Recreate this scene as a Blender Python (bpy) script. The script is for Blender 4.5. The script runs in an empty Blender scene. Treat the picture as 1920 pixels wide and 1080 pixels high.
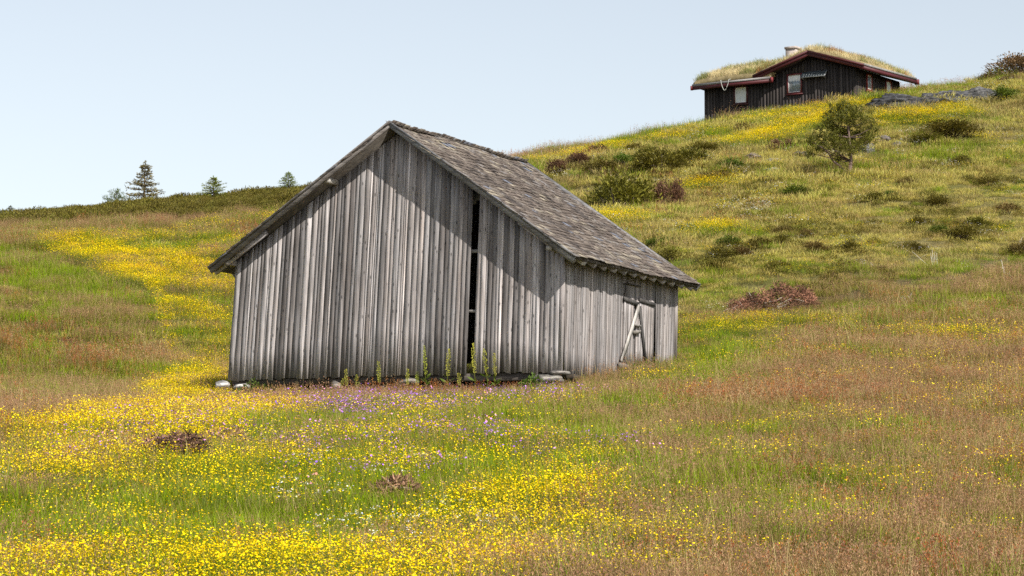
import bpy, math, random
import numpy as np
from mathutils import Matrix, Vector, Euler

# ------------------------------------------------------------------ camera, sky, sun, exposure
scene = bpy.context.scene
COL = scene.collection
F = 5500.0                      # focal length in photograph pixels (1920 wide)
PITCH = math.radians(5.4)       # the camera looks a little uphill
CAMZ = 1.7
cp, sp = math.cos(PITCH), math.sin(PITCH)
cam_data = bpy.data.cameras.new('camera')
cam_data.sensor_width = 36.0
cam_data.lens = F * 36.0 / 1920.0
cam_data.clip_start = 0.5
cam_data.clip_end = 3000
cam = bpy.data.objects.new('camera', cam_data)
COL.objects.link(cam)
cam.location = (0, 0, CAMZ)
cam.rotation_euler = (math.pi / 2 + PITCH, 0, 0)
scene.camera = cam

SUN_H = Vector((1.221, -1.744, 0))
SUN_EL = math.radians(42)
SUN_AZ = math.atan2(SUN_H.x, SUN_H.y)          # from +Y towards +X
world = bpy.data.worlds.new('World')
scene.world = world
world.use_nodes = True
wn = world.node_tree.nodes
bg = wn['Background']
sky = wn.new('ShaderNodeTexSky')
sky.sky_type = 'NISHITA'
sky.sun_disc = False
sky.sun_elevation = SUN_EL
sky.sun_rotation = SUN_AZ
sky.altitude = 900
sky.air_density = 1.2
sky.dust_density = 1.0
sky.ozone_density = 1.0
veil = wn.new('ShaderNodeHueSaturation')          # thin high haze pales the whole sky evenly
veil.inputs['Saturation'].default_value = 0.47
world.node_tree.links.new(sky.outputs[0], veil.inputs['Color'])
world.node_tree.links.new(veil.outputs[0], bg.inputs[0])
bg.inputs[1].default_value = 0.068

sun_data = bpy.data.lights.new('sun', 'SUN')
sun_data.energy = 2.9
sun_data.angle = math.radians(0.53)
sun_data.color = (1.0, 0.95, 0.87)
sun = bpy.data.objects.new('sun', sun_data)
COL.objects.link(sun)
sdir = Vector((math.sin(SUN_AZ) * math.cos(SUN_EL), math.cos(SUN_AZ) * math.cos(SUN_EL), math.sin(SUN_EL)))
sun.rotation_euler = sdir.to_track_quat('Z', 'Y').to_euler()
sun.location = sdir * 60

vs = scene.view_settings
vs.view_transform = 'Standard'
vs.look = 'None'
vs.gamma = 1
vs.use_curve_mapping = False
vs.exposure = 1.05
scene.cycles.use_denoising = False
scene.cycles.max_bounces = 4
scene.cycles.diffuse_bounces = 3
scene.cycles.adaptive_threshold = 0.02
scene.cycles.transparent_max_bounces = 4

random.seed(11)
RNG = np.random.default_rng(11)


# ------------------------------------------------------------------ helpers: places
def at(u, v, d):
    X = (u - 960) / F * d
    Z = (540 - v) / F * d
    return np.array([X, d * cp - Z * sp, CAMZ + d * sp + Z * cp])


def depth_of(x, y, z):
    return y * cp + (z - CAMZ) * sp


CTRL = [  # survey points of the hillside: bearing and height as seen from the camera, and distance
    (-300, 1080, 30), (300, 1080, 30), (960, 1080, 30), (1600, 1080, 30), (2200, 1080, 30),
    (-200, 900, 39.5), (500, 900, 39.5), (960, 900, 40), (1500, 900, 40), (2100, 900, 40),
    (0, 798, 51), (500, 796, 55), (960, 776, 55.5), (1350, 780, 51.5), (1900, 778, 51.5),
    (427, 760, 64), (720, 746, 62.3), (1055, 729, 60.6), (1160, 716, 62.5), (1262, 690, 66.3),
    (300, 752, 67), (330, 750, 76), (100, 764, 62), (150, 752, 75), (0, 695, 85), (250, 695, 85), (420, 695, 87),
    (0, 608, 92), (250, 608, 92), (420, 608, 94), (0, 482, 109), (300, 482, 108), (500, 452, 112), (800, 448, 112),
    (0, 428, 124), (300, 410, 124), (560, 386, 124), (0, 424, 140), (194, 405, 142), (388, 395, 142), (560, 373, 142), (800, 340, 142),
    (1400, 615, 73), (1700, 625, 71), (2000, 630, 70), (1450, 565, 79), (1900, 545, 82),
    (1300, 484, 86), (1600, 455, 93), (1900, 445, 95), (1150, 404, 101), (1400, 405, 103), (1593, 335, 113),
    (1800, 325, 116), (2000, 315, 118),
    (1100, 304, 119), (1300, 294, 121), (1000, 309, 127), (1140, 280, 130), (1250, 256, 133),
    (1322, 240, 138), (1480, 212, 134), (1605, 197, 133), (1700, 184, 137), (1840, 157, 141), (1950, 136, 144), (2100, 118, 146),
]
_p = [at(*c) for c in CTRL]
for _x in (-12, 0, 12):
    _p += [(_x, 0, 0.0), (_x, 14, 0.45), (_x * 2, -20, -1.2)]
for (_u, _d, _z) in ((-200, 175, 15.0), (300, 175, 16.4), (700, 178, 17.6), (1000, 170, 19.0), (1300, 172, 21.5),
                     (1605, 175, 23.2), (1840, 180, 24.4), (2150, 185, 25.4), (-200, 260, 11), (900, 260, 13), (1900, 260, 18)):
    _p.append(((_u - 960) / F * _d, _d, _z))
PTS = np.array(_p, float)


def _tps(P, lam=0.4):
    n = len(P)
    r2 = (P[:, None, 0] - P[None, :, 0]) ** 2 + (P[:, None, 1] - P[None, :, 1]) ** 2
    K = 0.5 * r2 * np.log(np.maximum(r2, 1e-12)) + lam * np.eye(n)
    A = np.zeros((n + 3, n + 3))
    A[:n, :n] = K
    A[:n, n] = 1
    A[:n, n + 1:] = P[:, :2]
    A[n:, :n] = A[:n, n:].T
    return np.linalg.solve(A, np.r_[P[:, 2], 0, 0, 0])


COEF = _tps(PTS)


def _hash(ix, iy, seed):
    h = (ix.astype(np.int64) * 374761393 + iy.astype(np.int64) * 668265263 + seed * 974634777) & 0xFFFFFFFF
    h = ((h ^ (h >> 13)) * 1274126177) & 0xFFFFFFFF
    return ((h ^ (h >> 16)) & 0xFFFF) / 65535.0


def noise2(x, y, scale, seed=0, octaves=3):
    """value noise, about -1..1"""
    x = np.asarray(x, float) / scale + 1000
    y = np.asarray(y, float) / scale + 1000
    out = 0
    amp, tot = 1.0, 0
    for o in range(octaves):
        ix, iy = np.floor(x), np.floor(y)
        fx, fy = x - ix, y - iy
        fx, fy = fx * fx * (3 - 2 * fx), fy * fy * (3 - 2 * fy)
        s = seed * 7 + o
        a, b = _hash(ix, iy, s), _hash(ix + 1, iy, s)
        c, d = _hash(ix, iy + 1, s), _hash(ix + 1, iy + 1, s)
        out = out + amp * ((a * (1 - fx) + b * fx) * (1 - fy) + (c * (1 - fx) + d * fx) * fy - 0.5) * 2
        tot += amp
        amp *= 0.5
        x, y = x * 2.03, y * 2.03
    return out / tot * 1.5


def ground_z(x, y):
    x = np.asarray(x, float)
    y = np.asarray(y, float)
    sh = x.shape
    x, y = x.ravel(), y.ravel()
    out = np.empty(len(x))
    n = len(PTS)
    for i in range(0, len(x), 20000):
        xs, ys = x[i:i + 20000], y[i:i + 20000]
        r2 = (xs[:, None] - PTS[:, 0]) ** 2 + (ys[:, None] - PTS[:, 1]) ** 2
        out[i:i + 20000] = (0.5 * r2 * np.log(np.maximum(r2, 1e-12))) @ COEF[:n] + COEF[n] + COEF[n + 1] * xs + COEF[n + 2] * ys
    far = np.clip((y - 60) / 40, 0, 1)
    out += noise2(x, y, 4.5, 3) * (0.05 + 0.10 * far) + noise2(x, y, 1.3, 5, 2) * (0.025 + 0.03 * far)
    return out.reshape(sh)


_D = np.arange(15, 165, 0.2)


def ground(u, v, lift=0.0):
    """point of the hillside seen in this direction (the crest if the ray passes over it)"""
    X = (u - 960) / F * _D
    Z = (540 - v) / F * _D
    x, y, z = X, _D * cp - Z * sp, CAMZ + _D * sp + Z * cp
    h = ground_z(x, y)
    z = z - lift                     # sight line to the top of plants that stand this tall
    k = np.nonzero(h >= z)[0]
    i = int(k[0]) if len(k) else 225 + int(np.argmin((z - h)[225:] / _D[225:]))
    return np.array([x[i], y[i], float(h[i])])


# ------------------------------------------------------------------ helpers: meshes and objects
class Geo:
    """collects triangles and quads with a colour per vertex, builds ONE mesh"""

    def __init__(self):
        self.V, self.C, self.T, self.Q, self.n = [], [], [], [], 0

    def add(self, V, T=None, Q=None, C=(0.5, 0.5, 0.5)):
        V = np.asarray(V, float).reshape(-1, 3)
        C = np.asarray(C, float)
        if C.ndim == 1:
            C = np.tile(C, (len(V), 1))
        self.V.append(V)
        self.C.append(C)
        if T is not None and len(T):
            self.T.append(np.asarray(T, int).reshape(-1, 3) + self.n)
        if Q is not None and len(Q):
            self.Q.append(np.asarray(Q, int).reshape(-1, 4) + self.n)
        self.n += len(V)
        return self

    def box(self, c, s, C=(0.5, 0.5, 0.5), M=None):
        c, s = np.array(c, float), np.array(s, float) / 2
        V = np.array([(i, j, k) for i in (-1, 1) for j in (-1, 1) for k in (-1, 1)], float) * s
        if M is not None:
            V = V @ np.asarray(M).T
        return self.add(V + c, Q=[(0, 1, 3, 2), (4, 6, 7, 5), (0, 4, 5, 1), (2, 3, 7, 6), (0, 2, 6, 4), (1, 5, 7, 3)], C=C)

    def prism(self, poly, off, C=(0.5, 0.5, 0.5)):
        """poly: outline of 3-D points, off: extrusion vector"""
        P = np.array(poly, float)
        n = len(P)
        V = np.r_[P, P + np.array(off, float)]
        T = [(0, i + 1, i) for i in range(1, n - 1)] + [(n, n + i, n + i + 1) for i in range(1, n - 1)]
        Q = [(i, (i + 1) % n, n + (i + 1) % n, n + i) for i in range(n)]
        return self.add(V, T=T, Q=Q, C=C)

    def beam(self, a, b, w, t, up=(0, 0, 1), C=(0.5, 0.5, 0.5)):
        a, b = np.array(a, float), np.array(b, float)
        d = b - a
        L = np.linalg.norm(d)
        d = d / L
        s = np.cross(d, np.array(up, float))
        s /= np.linalg.norm(s)
        q = np.cross(s, d)
        return self.box((a + b) / 2, (L, w, t), C, np.stack([d, s, q], 1))

    def tube(self, P, R, n=6, C=(0.5, 0.5, 0.5)):
        P = np.array(P, float)
        R = np.broadcast_to(np.array(R, float), (len(P),))
        V = []
        for i in range(len(P)):
            d = P[min(i + 1, len(P) - 1)] - P[max(i - 1, 0)]
            d = d / (np.linalg.norm(d) + 1e-9)
            s = np.cross(d, (0.31, 0.2, 0.93) if abs(d[2]) < 0.9 else (1, 0.1, 0))
            s /= np.linalg.norm(s)
            q = np.cross(d, s)
            for k in range(n):
                a = 2 * math.pi * k / n
                V.append(P[i] + R[i] * (math.cos(a) * s + math.sin(a) * q))
        Q = [(i * n + k, i * n + (k + 1) % n, (i + 1) * n + (k + 1) % n, (i + 1) * n + k) for i in range(len(P) - 1) for k in range(n)]
        m = (len(P) - 1) * n
        T = [(0, k + 1, k) for k in range(1, n - 1)] + [(m, m + k, m + k + 1) for k in range(1, n - 1)]
        return self.add(V, T=T, Q=Q, C=C)

    def leaves(self, base, dirs, length, width, col, tipcol=None):
        """a lozenge-shaped leaf or needle spray at each base point"""
        base = np.asarray(base, float)
        n = len(base)
        d = np.asarray(dirs, float)
        d = d / (np.linalg.norm(d, axis=1, keepdims=True) + 1e-9)
        s = np.cross(d, RNG.normal(size=(n, 3)))
        s /= np.linalg.norm(s, axis=1, keepdims=True) + 1e-9
        L = np.broadcast_to(np.asarray(length, float), (n,))[:, None]
        W = np.broadcast_to(np.asarray(width, float), (n,))[:, None] / 2
        V = np.stack([base, base + d * L * 0.5 + s * W, base + d * L, base + d * L * 0.5 - s * W], 1).reshape(-1, 3)
        col = np.broadcast_to(np.asarray(col, float), (n, 3))
        tip = col if tipcol is None else np.broadcast_to(np.asarray(tipcol, float), (n, 3))
        C = np.stack([col, (col + tip) / 2, tip, (col + tip) / 2], 1).reshape(-1, 3)
        return self.add(V, Q=np.arange(4 * n).reshape(-1, 4), C=C)

    def blades(self, base, az, lean, length, width, col, tipcol=None, curve=0.5):
        """bent grass blades: two segments each"""
        base = np.asarray(base, float)
        n = len(base)
        h = np.stack([np.cos(az), np.sin(az), np.zeros(n)], 1)
        tw = RNG.uniform(0, 2 * math.pi, n)
        s = np.stack([np.cos(tw), np.sin(tw), np.zeros(n)], 1) * (np.broadcast_to(np.asarray(width, float), (n,)) / 2)[:, None]
        L = np.broadcast_to(np.asarray(length, float), (n,))[:, None]
        a1 = np.asarray(lean)[:, None]
        a2 = a1 * (1 + curve) + curve * 0.4
        up = np.array([0, 0, 1.0])
        m = base + L * 0.55 * (h * np.sin(a1) + up * np.cos(a1))
        t = m + L * 0.45 * (h * np.sin(a2) + up * np.cos(a2))
        V = np.stack([base - s, base + s, m + s * 0.8, m - s * 0.8, t], 1).reshape(-1, 3)
        i = np.arange(n)[:, None] * 5
        col = np.broadcast_to(np.asarray(col, float), (n, 3))
        tip = col if tipcol is None else np.broadcast_to(np.asarray(tipcol, float), (n, 3))
        mid = (col + tip) / 2
        C = np.stack([col, col, mid, mid, tip], 1).reshape(-1, 3)
        self.add(V, T=i + np.array([3, 2, 4]), Q=i + np.array([0, 1, 2, 3]), C=C)
        return t

    def mesh(self, name):
        V = np.concatenate(self.V)
        C = np.concatenate(self.C)
        T = np.concatenate(self.T) if self.T else np.zeros((0, 3), int)
        Q = np.concatenate(self.Q) if self.Q else np.zeros((0, 4), int)
        me = bpy.data.meshes.new(name)
        me.vertices.add(len(V))
        me.vertices.foreach_set('co', V.ravel())
        me.loops.add(T.size + Q.size)
        me.loops.foreach_set('vertex_index', np.r_[T.ravel(), Q.ravel()].astype(np.int32))
        me.polygons.add(len(T) + len(Q))
        ls = np.r_[np.arange(len(T)) * 3, T.size + np.arange(len(Q)) * 4]
        me.polygons.foreach_set('loop_start', ls.astype(np.int32))
        at_ = me.attributes.new('col', 'FLOAT_COLOR', 'POINT')
        at_.data.foreach_set('color', np.c_[C, np.ones(len(C))].ravel())
        me.update(calc_edges=True)
        me.validate()
        return me

    def build(self, name, mat, parent=None, smooth=False):
        me = self.mesh(name)
        if smooth:
            me.polygons.foreach_set('use_smooth', [True] * len(me.polygons))
        return link(name, me, mat, parent)


def link(name, me, mat, parent=None):
    if mat is not None and not me.materials:
        me.materials.append(mat)
    o = bpy.data.objects.new(name, me)
    COL.objects.link(o)
    if parent is not None:
        o.parent = parent
    return o


def tag(o, label=None, cat=None, group=None, kind=None):
    if label: o['label'] = label
    if cat: o['category'] = cat
    if group: o['group'] = group
    if kind: o['kind'] = kind
    return o


def empty(name, loc=(0, 0, 0), rot=None, parent=None):
    o = bpy.data.objects.new(name, None)
    COL.objects.link(o)
    o.empty_display_size = 0.3
    o.location = Vector([float(q) for q in loc])
    if rot is not None:
        o.rotation_euler = rot
    if parent is not None:
        o.parent = parent
    return o


# ------------------------------------------------------------------ helpers: materials
class NT:
    def __init__(self, name):
        self.m = bpy.data.materials.new(name)
        self.m.use_nodes = True
        self.t = self.m.node_tree
        self.b = self.t.nodes['Principled BSDF']
        self.out = self.t.nodes['Material Output']

    def n(self, kind, **kw):
        nd = self.t.nodes.new('ShaderNode' + kind)
        for k, v in kw.items():
            if k.startswith('i_'):
                key = k[2:]
                nd.inputs[int(key) if key.isdigit() else key.replace('_', ' ')].default_value = v
            else:
                setattr(nd, k, v)
        return nd

    def l(self, a, b):
        self.t.links.new(a, b)

    def ramp(self, src, stops):
        r = self.n('ValToRGB')
        e = r.color_ramp.elements
        while len(e) < len(stops):
            e.new(0.5)
        for el, (p, c) in zip(e, stops):
            el.position = p
            el.color = (c, c, c, 1) if not hasattr(c, '__len__') else (*c, 1)
        self.l(src, r.inputs[0])
        return r.outputs[0]

    def mul(self, a, b, fac=1.0, mode='MULTIPLY'):
        m = self.n('MixRGB', blend_type=mode)
        m.inputs[0].default_value = fac
        for k, q in ((1, a), (2, b)):
            if hasattr(q, 'is_linked'):
                self.l(q, m.inputs[k])
            else:
                m.inputs[k].default_value = (*q, 1)
        return m.outputs[0]

    def math(self, op, a, b=0.0):
        m = self.n('Math', operation=op)
        for k, q in ((0, a), (1, b)):
            if hasattr(q, 'is_linked'):
                self.l(q, m.inputs[k])
            else:
                m.inputs[k].default_value = q
        return m.outputs[0]

    def bump(self, h, strength, dist):
        b = self.n('Bump', i_Strength=strength, i_Distance=dist)
        self.l(h, b.inputs['Height'])
        self.l(b.outputs[0], self.b.inputs['Normal'])


def plant_material(name, transl=0.3, var=0.35, rough=0.6):
    k = NT(name)
    a = k.n('Attribute', attribute_name='col')
    oi = k.n('ObjectInfo')
    geo = k.n('NewGeometry')
    no = k.n('TexNoise', i_Scale=0.7, i_Detail=4.0, i_Roughness=0.6)
    k.l(geo.outputs['Position'], no.inputs['Vector'])
    v = k.math('ADD', k.math('MULTIPLY', oi.outputs['Random'], var), k.math('MULTIPLY', no.outputs[0], 1.1))
    v = k.math('ADD', v, 1.0 - var / 2 - 0.55 + 0.34)
    hs = k.n('HueSaturation')
    k.l(k.math('ADD', k.math('MULTIPLY', oi.outputs['Random'], 0.03), 0.485), hs.inputs['Hue'])
    hs.inputs['Saturation'].default_value = 1.09
    k.l(v, hs.inputs['Value'])
    k.l(a.outputs['Color'], hs.inputs['Color'])
    k.l(hs.outputs[0], k.b.inputs['Base Color'])
    k.b.inputs['Roughness'].default_value = rough
    k.b.inputs['Specular IOR Level'].default_value = 0.25
    tr = k.n('BsdfTranslucent')
    k.l(hs.outputs[0], tr.inputs['Color'])
    mx = k.n('MixShader')
    mx.inputs[0].default_value = transl
    k.l(k.b.outputs[0], mx.inputs[1])
    k.l(tr.outputs[0], mx.inputs[2])
    k.l(mx.outputs[0], k.out.inputs['Surface'])
    return k.m


def wood_material(name, grain=1.0, knots=True, rough=0.85, axis=2):
    """weathered timber: the piece's own tone ('col') broken by grain along one axis, dark checks and knots"""
    k = NT(name)
    a = k.n('Attribute', attribute_name='col')
    tc = k.n('TexCoord')
    oi = k.n('ObjectInfo')
    off = k.n('VectorMath', operation='ADD')
    cmb = k.n('CombineXYZ')
    for i in range(3):
        k.l(k.math('MULTIPLY', oi.outputs['Random'], 37.0 + 11 * i), cmb.inputs[i])
    k.l(tc.outputs['Object'], off.inputs[0])
    k.l(cmb.outputs[0], off.inputs[1])

    def stretched(sx, sl):
        mp = k.n('Mapping')
        sc = [sx, sx, sx]
        sc[axis] = sl
        mp.inputs['Scale'].default_value = sc
        k.l(off.outputs[0], mp.inputs[0])
        return mp.outputs[0]
    fine = k.n('TexNoise', i_Scale=1.0, i_Detail=4.0, i_Roughness=0.65)
    k.l(stretched(55, 1.1), fine.inputs['Vector'])
    broad = k.n('TexNoise', i_Scale=1.0, i_Detail=3.0, i_Distortion=0.4)
    k.l(stretched(14, 0.55), broad.inputs['Vector'])
    stain = k.n('TexNoise', i_Scale=1.0, i_Detail=3.0)
    k.l(stretched(3.0, 0.9), stain.inputs['Vector'])
    c = k.mul(a.outputs['Color'], k.ramp(fine.outputs[0], [(0.25, 0.40), (0.5, 0.95), (0.75, 1.42)]), grain)
    c = k.mul(c, k.ramp(broad.outputs[0], [(0.32, 0.60), (0.5, 1.0), (0.68, 1.32)]), 0.9)
    c = k.mul(c, k.ramp(stain.outputs[0], [(0.3, (0.72, 0.68, 0.66)), (0.6, (1.08, 1.08, 1.1))]), 0.9)
    h = fine.outputs[0]
    if knots:
        vo = k.n('TexVoronoi', i_Scale=1.0)
        k.l(stretched(9.0, 3.4), vo.inputs['Vector'])
        kn = k.ramp(vo.outputs['Distance'], [(0.08, 0.22), (0.19, 1.0)])
        c = k.mul(c, kn, 0.85)
    if knots:
        # damp, algae-stained foot of each upright board, with a ragged upper edge
        sx = k.n('SeparateXYZ')
        k.l(tc.outputs['Object'], sx.inputs[0])
        zz = k.math('ADD', sx.outputs[2], k.math('MULTIPLY', k.math('ADD', broad.outputs[0], -0.5), 1.1))
        c = k.mul(c, k.ramp(zz, [(0.0, (0.62, 0.60, 0.52)), (0.34, (1.0, 1.0, 1.0))]), 0.8)
    k.l(c, k.b.inputs['Base Color'])
    k.b.inputs['Roughness'].default_value = rough
    k.b.inputs['Specular IOR Level'].default_value = 0.2
    k.bump(h, 0.5, 0.006)
    return k.m


def tone_material(name, rough=0.8, spec=0.2, nscale=6.0, contrast=0.5, bump=0.0, detail=5.0):
    """plain colour of the piece ('col') with mottled wear"""
    k = NT(name)
    a = k.n('Attribute', attribute_name='col')
    tc = k.n('TexCoord')
    no = k.n('TexNoise', i_Scale=nscale, i_Detail=detail, i_Roughness=0.65)
    k.l(tc.outputs['Object'], no.inputs['Vector'])
    c = k.mul(a.outputs['Color'], k.ramp(no.outputs[0], [(0.3, 1 - contrast), (0.7, 1 + contrast)]))
    k.l(c, k.b.inputs['Base Color'])
    k.b.inputs['Roughness'].default_value = rough
    k.b.inputs['Specular IOR Level'].default_value = spec
    if bump:
        k.bump(no.outputs[0], 0.8, bump)
    return k.m


def rock_material():
    k = NT('rock')
    tc = k.n('TexCoord')
    mp = k.n('Mapping')
    mp.inputs['Scale'].default_value = (2.0, 2.0, 9.0)
    mp.inputs['Rotation'].default_value = (0.15, 0.12, 0)
    k.l(tc.outputs['Object'], mp.inputs[0])
    a = k.n('Attribute', attribute_name='col')
    n1 = k.n('TexNoise', i_Scale=1.6, i_Detail=7.0, i_Roughness=0.7)
    k.l(mp.outputs[0], n1.inputs['Vector'])
    n2 = k.n('TexNoise', i_Scale=6.0, i_Detail=4.0)
    k.l(tc.outputs['Object'], n2.inputs['Vector'])
    c = k.mul(a.outputs['Color'], k.ramp(n1.outputs[0], [(0.35, 0.30), (0.5, 0.95), (0.64, 2.8)]))
    lich = k.n('MixRGB')
    k.l(k.ramp(n2.outputs[0], [(0.60, 0.0), (0.70, 0.55)]), lich.inputs[0])
    k.l(c, lich.inputs[1])
    lich.inputs[2].default_value = (0.24, 0.24, 0.21, 1)
    k.l(lich.outputs[0], k.b.inputs['Base Color'])
    k.b.inputs['Roughness'].default_value = 0.9
    k.bump(n1.outputs[0], 0.9, 0.06)
    return k.m


def glass_material():
    k = NT('window_glass')
    k.b.inputs['Base Color'].default_value = (0.22, 0.27, 0.31, 1)
    k.b.inputs['Roughness'].default_value = 0.08
    k.b.inputs['Specular IOR Level'].default_value = 0.8
    return k.m


def soil_material():
    k = NT('meadow_soil')
    a = k.n('Attribute', attribute_name='col')
    geo = k.n('NewGeometry')
    n1 = k.n('TexNoise', i_Scale=2.2, i_Detail=8.0, i_Roughness=0.7)
    k.l(geo.outputs['Position'], n1.inputs['Vector'])
    n2 = k.n('TexNoise', i_Scale=11.0, i_Detail=5.0, i_Roughness=0.7)
    k.l(geo.outputs['Position'], n2.inputs['Vector'])
    c = k.mul(a.outputs['Color'], k.ramp(n1.outputs[0], [(0.3, 0.6), (0.7, 1.4)]))
    c = k.mul(c, k.ramp(n2.outputs[0], [(0.3, 0.55), (0.7, 1.4)]))
    k.l(c, k.b.inputs['Base Color'])
    k.b.inputs['Roughness'].default_value = 0.95
    k.b.inputs['Specular IOR Level'].default_value = 0.1
    k.bump(n2.outputs[0], 1.0, 0.08)
    return k.m


M_GRASS = plant_material('meadow_plants', 0.35)
M_PETAL = plant_material('flower_petals', 0.25, 0.15)
M_NEEDLE = plant_material('conifer_needles', 0.18, 0.25)
M_DEAD = plant_material('dead_twigs', 0.0, 0.3, 0.9)
M_BOARD = wood_material('weathered_boards')
M_BEAM = wood_material('weathered_beams_along_slope', knots=False, axis=0)
M_SHINGLE = tone_material('roof_shingles', 0.9, 0.15, 9.0, 0.45, 0.01)
M_STAIN = wood_material('dark_stained_boards', 0.6, knots=False, rough=0.75)
M_RED = tone_material('maroon_paint', 0.55, 0.35, 5.0, 0.25)
M_PAINT = tone_material('painted_trim', 0.6, 0.3, 5.0, 0.12)
M_BARK = tone_material('bark', 0.95, 0.1, 14.0, 0.5, 0.02)
M_ROCK = rock_material()
M_GLASS = glass_material()
M_SOIL = soil_material()
M_DARK = tone_material('dark_interior_earth', 0.95, 0.1, 3.0, 0.3)
M_METAL = tone_material('panel_and_frame', 0.35, 0.5, 5.0, 0.1)

# ------------------------------------------------------------------ frames of the two buildings
BARN_ROT = Euler((0, math.radians(1.2), 0)).to_matrix() @ Euler((0, 0, math.radians(-27))).to_matrix()
BARN_B = 2.6                                     # height of the eave line above the barn's base
BARN_O = Vector((-2.68, 62.377, 8.179)) + BARN_ROT @ Vector((0, 0, -BARN_B))
CAB_ROT = Euler((0, 0, math.radians(-33))).to_matrix()
CAB_O = Vector(at(1605, 190, 134))


def to_local(x, y, O, R):
    q = np.stack([np.asarray(x) - O.x, np.asarray(y) - O.y], 1)
    return q @ np.array([[R[0][0], R[0][1]], [R[1][0], R[1][1]]])


def in_buildings(x, y, m=0.0):
    b = to_local(x, y, BARN_O, BARN_ROT)
    c = to_local(x, y, CAB_O, CAB_ROT)
    return ((np.abs(b[:, 0]) < 4.12 + m) & (b[:, 1] > 0.38 - m) & (b[:, 1] < 6.25 + m)) | \
           ((c[:, 0] > -7.95 - m) & (c[:, 0] < 0.02 + m) & (c[:, 1] > -0.02 - m) & (c[:, 1] < 4.7 + m))


# ------------------------------------------------------------------ what grows where: patches of the meadow, laid out on the ground
def patch(*uv):
    return np.array([ground(u, v, 0.34 if v > 590 else 0.30 if u < 700 else 0.2)[:2] for (u, v) in uv])


def stroke(w, *uv):
    """a band of ground about w metres wide along a line"""
    P = patch(*uv)
    d = np.gradient(P, axis=0)
    n = np.stack([-d[:, 1], d[:, 0]], 1)
    n /= np.linalg.norm(n, axis=1, keepdims=True) + 1e-9
    return np.r_[P + n * w / 2, (P - n * w / 2)[::-1]]


def inside(poly, x, y):
    r = np.zeros(len(x), bool)
    lo, hi = poly.min(0), poly.max(0)
    m = np.nonzero((x >= lo[0]) & (x <= hi[0]) & (y >= lo[1]) & (y <= hi[1]))[0]
    if not len(m):
        return r
    xs, ys = x[m], y[m]
    q = np.zeros(len(m), bool)
    j = len(poly) - 1
    for i in range(len(poly)):
        (xi, yi), (xj, yj) = poly[i], poly[j]
        c = ((yi > ys) != (yj > ys))
        with np.errstate(divide='ignore', invalid='ignore'):
            q ^= c & (xs < (xj - xi) * (ys - yi) / (yj - yi + 1e-12) + xi)
        j = i
    r[m] = q
    return r


HILL = patch((985, 300), (1150, 268), (1322, 232), (1605, 190), (1840, 150), (2150, 100), (2150, 470), (1900, 475), (1760, 510), (1560, 540),
             (1420, 575), (1250, 590), (1000, 560))
SCRUB = np.array([(-40, 128), (-26, 124), (-18, 118), (-12, 112), (-7.5, 106), (-3, 106), (2, 112), (4, 124), (3, 140), (-5, 148), (-22, 150), (-40, 150)], float)
SCRUB = np.r_[patch((-150, 420), (0, 414), (160, 410), (323, 405), (420, 398), (517, 389), (760, 370)), np.array([(-3.0, 150), (-35, 152)])]
Z_GREEN = [(25.0, patch((1262, 625), (1330, 608), (1440, 612), (1450, 640), (1420, 680), (1390, 715), (1250, 725), (1170, 735), (1190, 700), (1262, 690))),
           (1.0, patch((1330, 800), (1500, 800), (1720, 830), (1700, 890), (1420, 900), (1300, 860))),
           (7.0, patch((480, 760), (800, 735), (1140, 745), (1150, 830), (1080, 880), (820, 940), (500, 975), (0, 990), (0, 920), (300, 880))),
           (1.2, patch((0, 590), (120, 580), (150, 640), (0, 660))),
           (0.12, patch((-100, 450), (150, 450), (300, 560), (330, 740), (-100, 790))),
           (1.0, patch((40, 475), (130, 480), (170, 520), (150, 560), (0, 560))),
           (1.2, patch((130, 500), (250, 530), (270, 570), (180, 590), (110, 550))),
           (0.9, patch((130, 690), (270, 700), (240, 745), (80, 750))),
           (0.8, patch((1180, 690), (1300, 690), (1330, 730), (1150, 740))),
           (1.0, patch((1480, 560), (1900, 545), (1910, 590), (1500, 590)))]
Z_BROWN = [(1.6, patch((1150, 950), (1500, 900), (1930, 830), (2100, 1090), (1050, 1090))),
           (1.0, patch((1450, 640), (2100, 620), (2100, 800), (1500, 760))),
           (2.5, patch((1330, 575), (1500, 540), (1760, 505), (1960, 470), (1960, 520), (1700, 545), (1480, 590))),
           (2.5, patch((-60, 418), (160, 410), (323, 404), (520, 388), (620, 378), (560, 398), (480, 408), (250, 424), (80, 428), (-60, 440)))]
Z_RED = [(0.7, patch((0, 630), (300, 640), (330, 700), (150, 690), (0, 680))),
         (0.26, patch((1270, 700), (1450, 640), (1960, 620), (2000, 760), (1700, 840), (1300, 780))),
         (0.25, patch((1500, 880), (1960, 830), (1960, 1000), (1500, 980)))]
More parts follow.
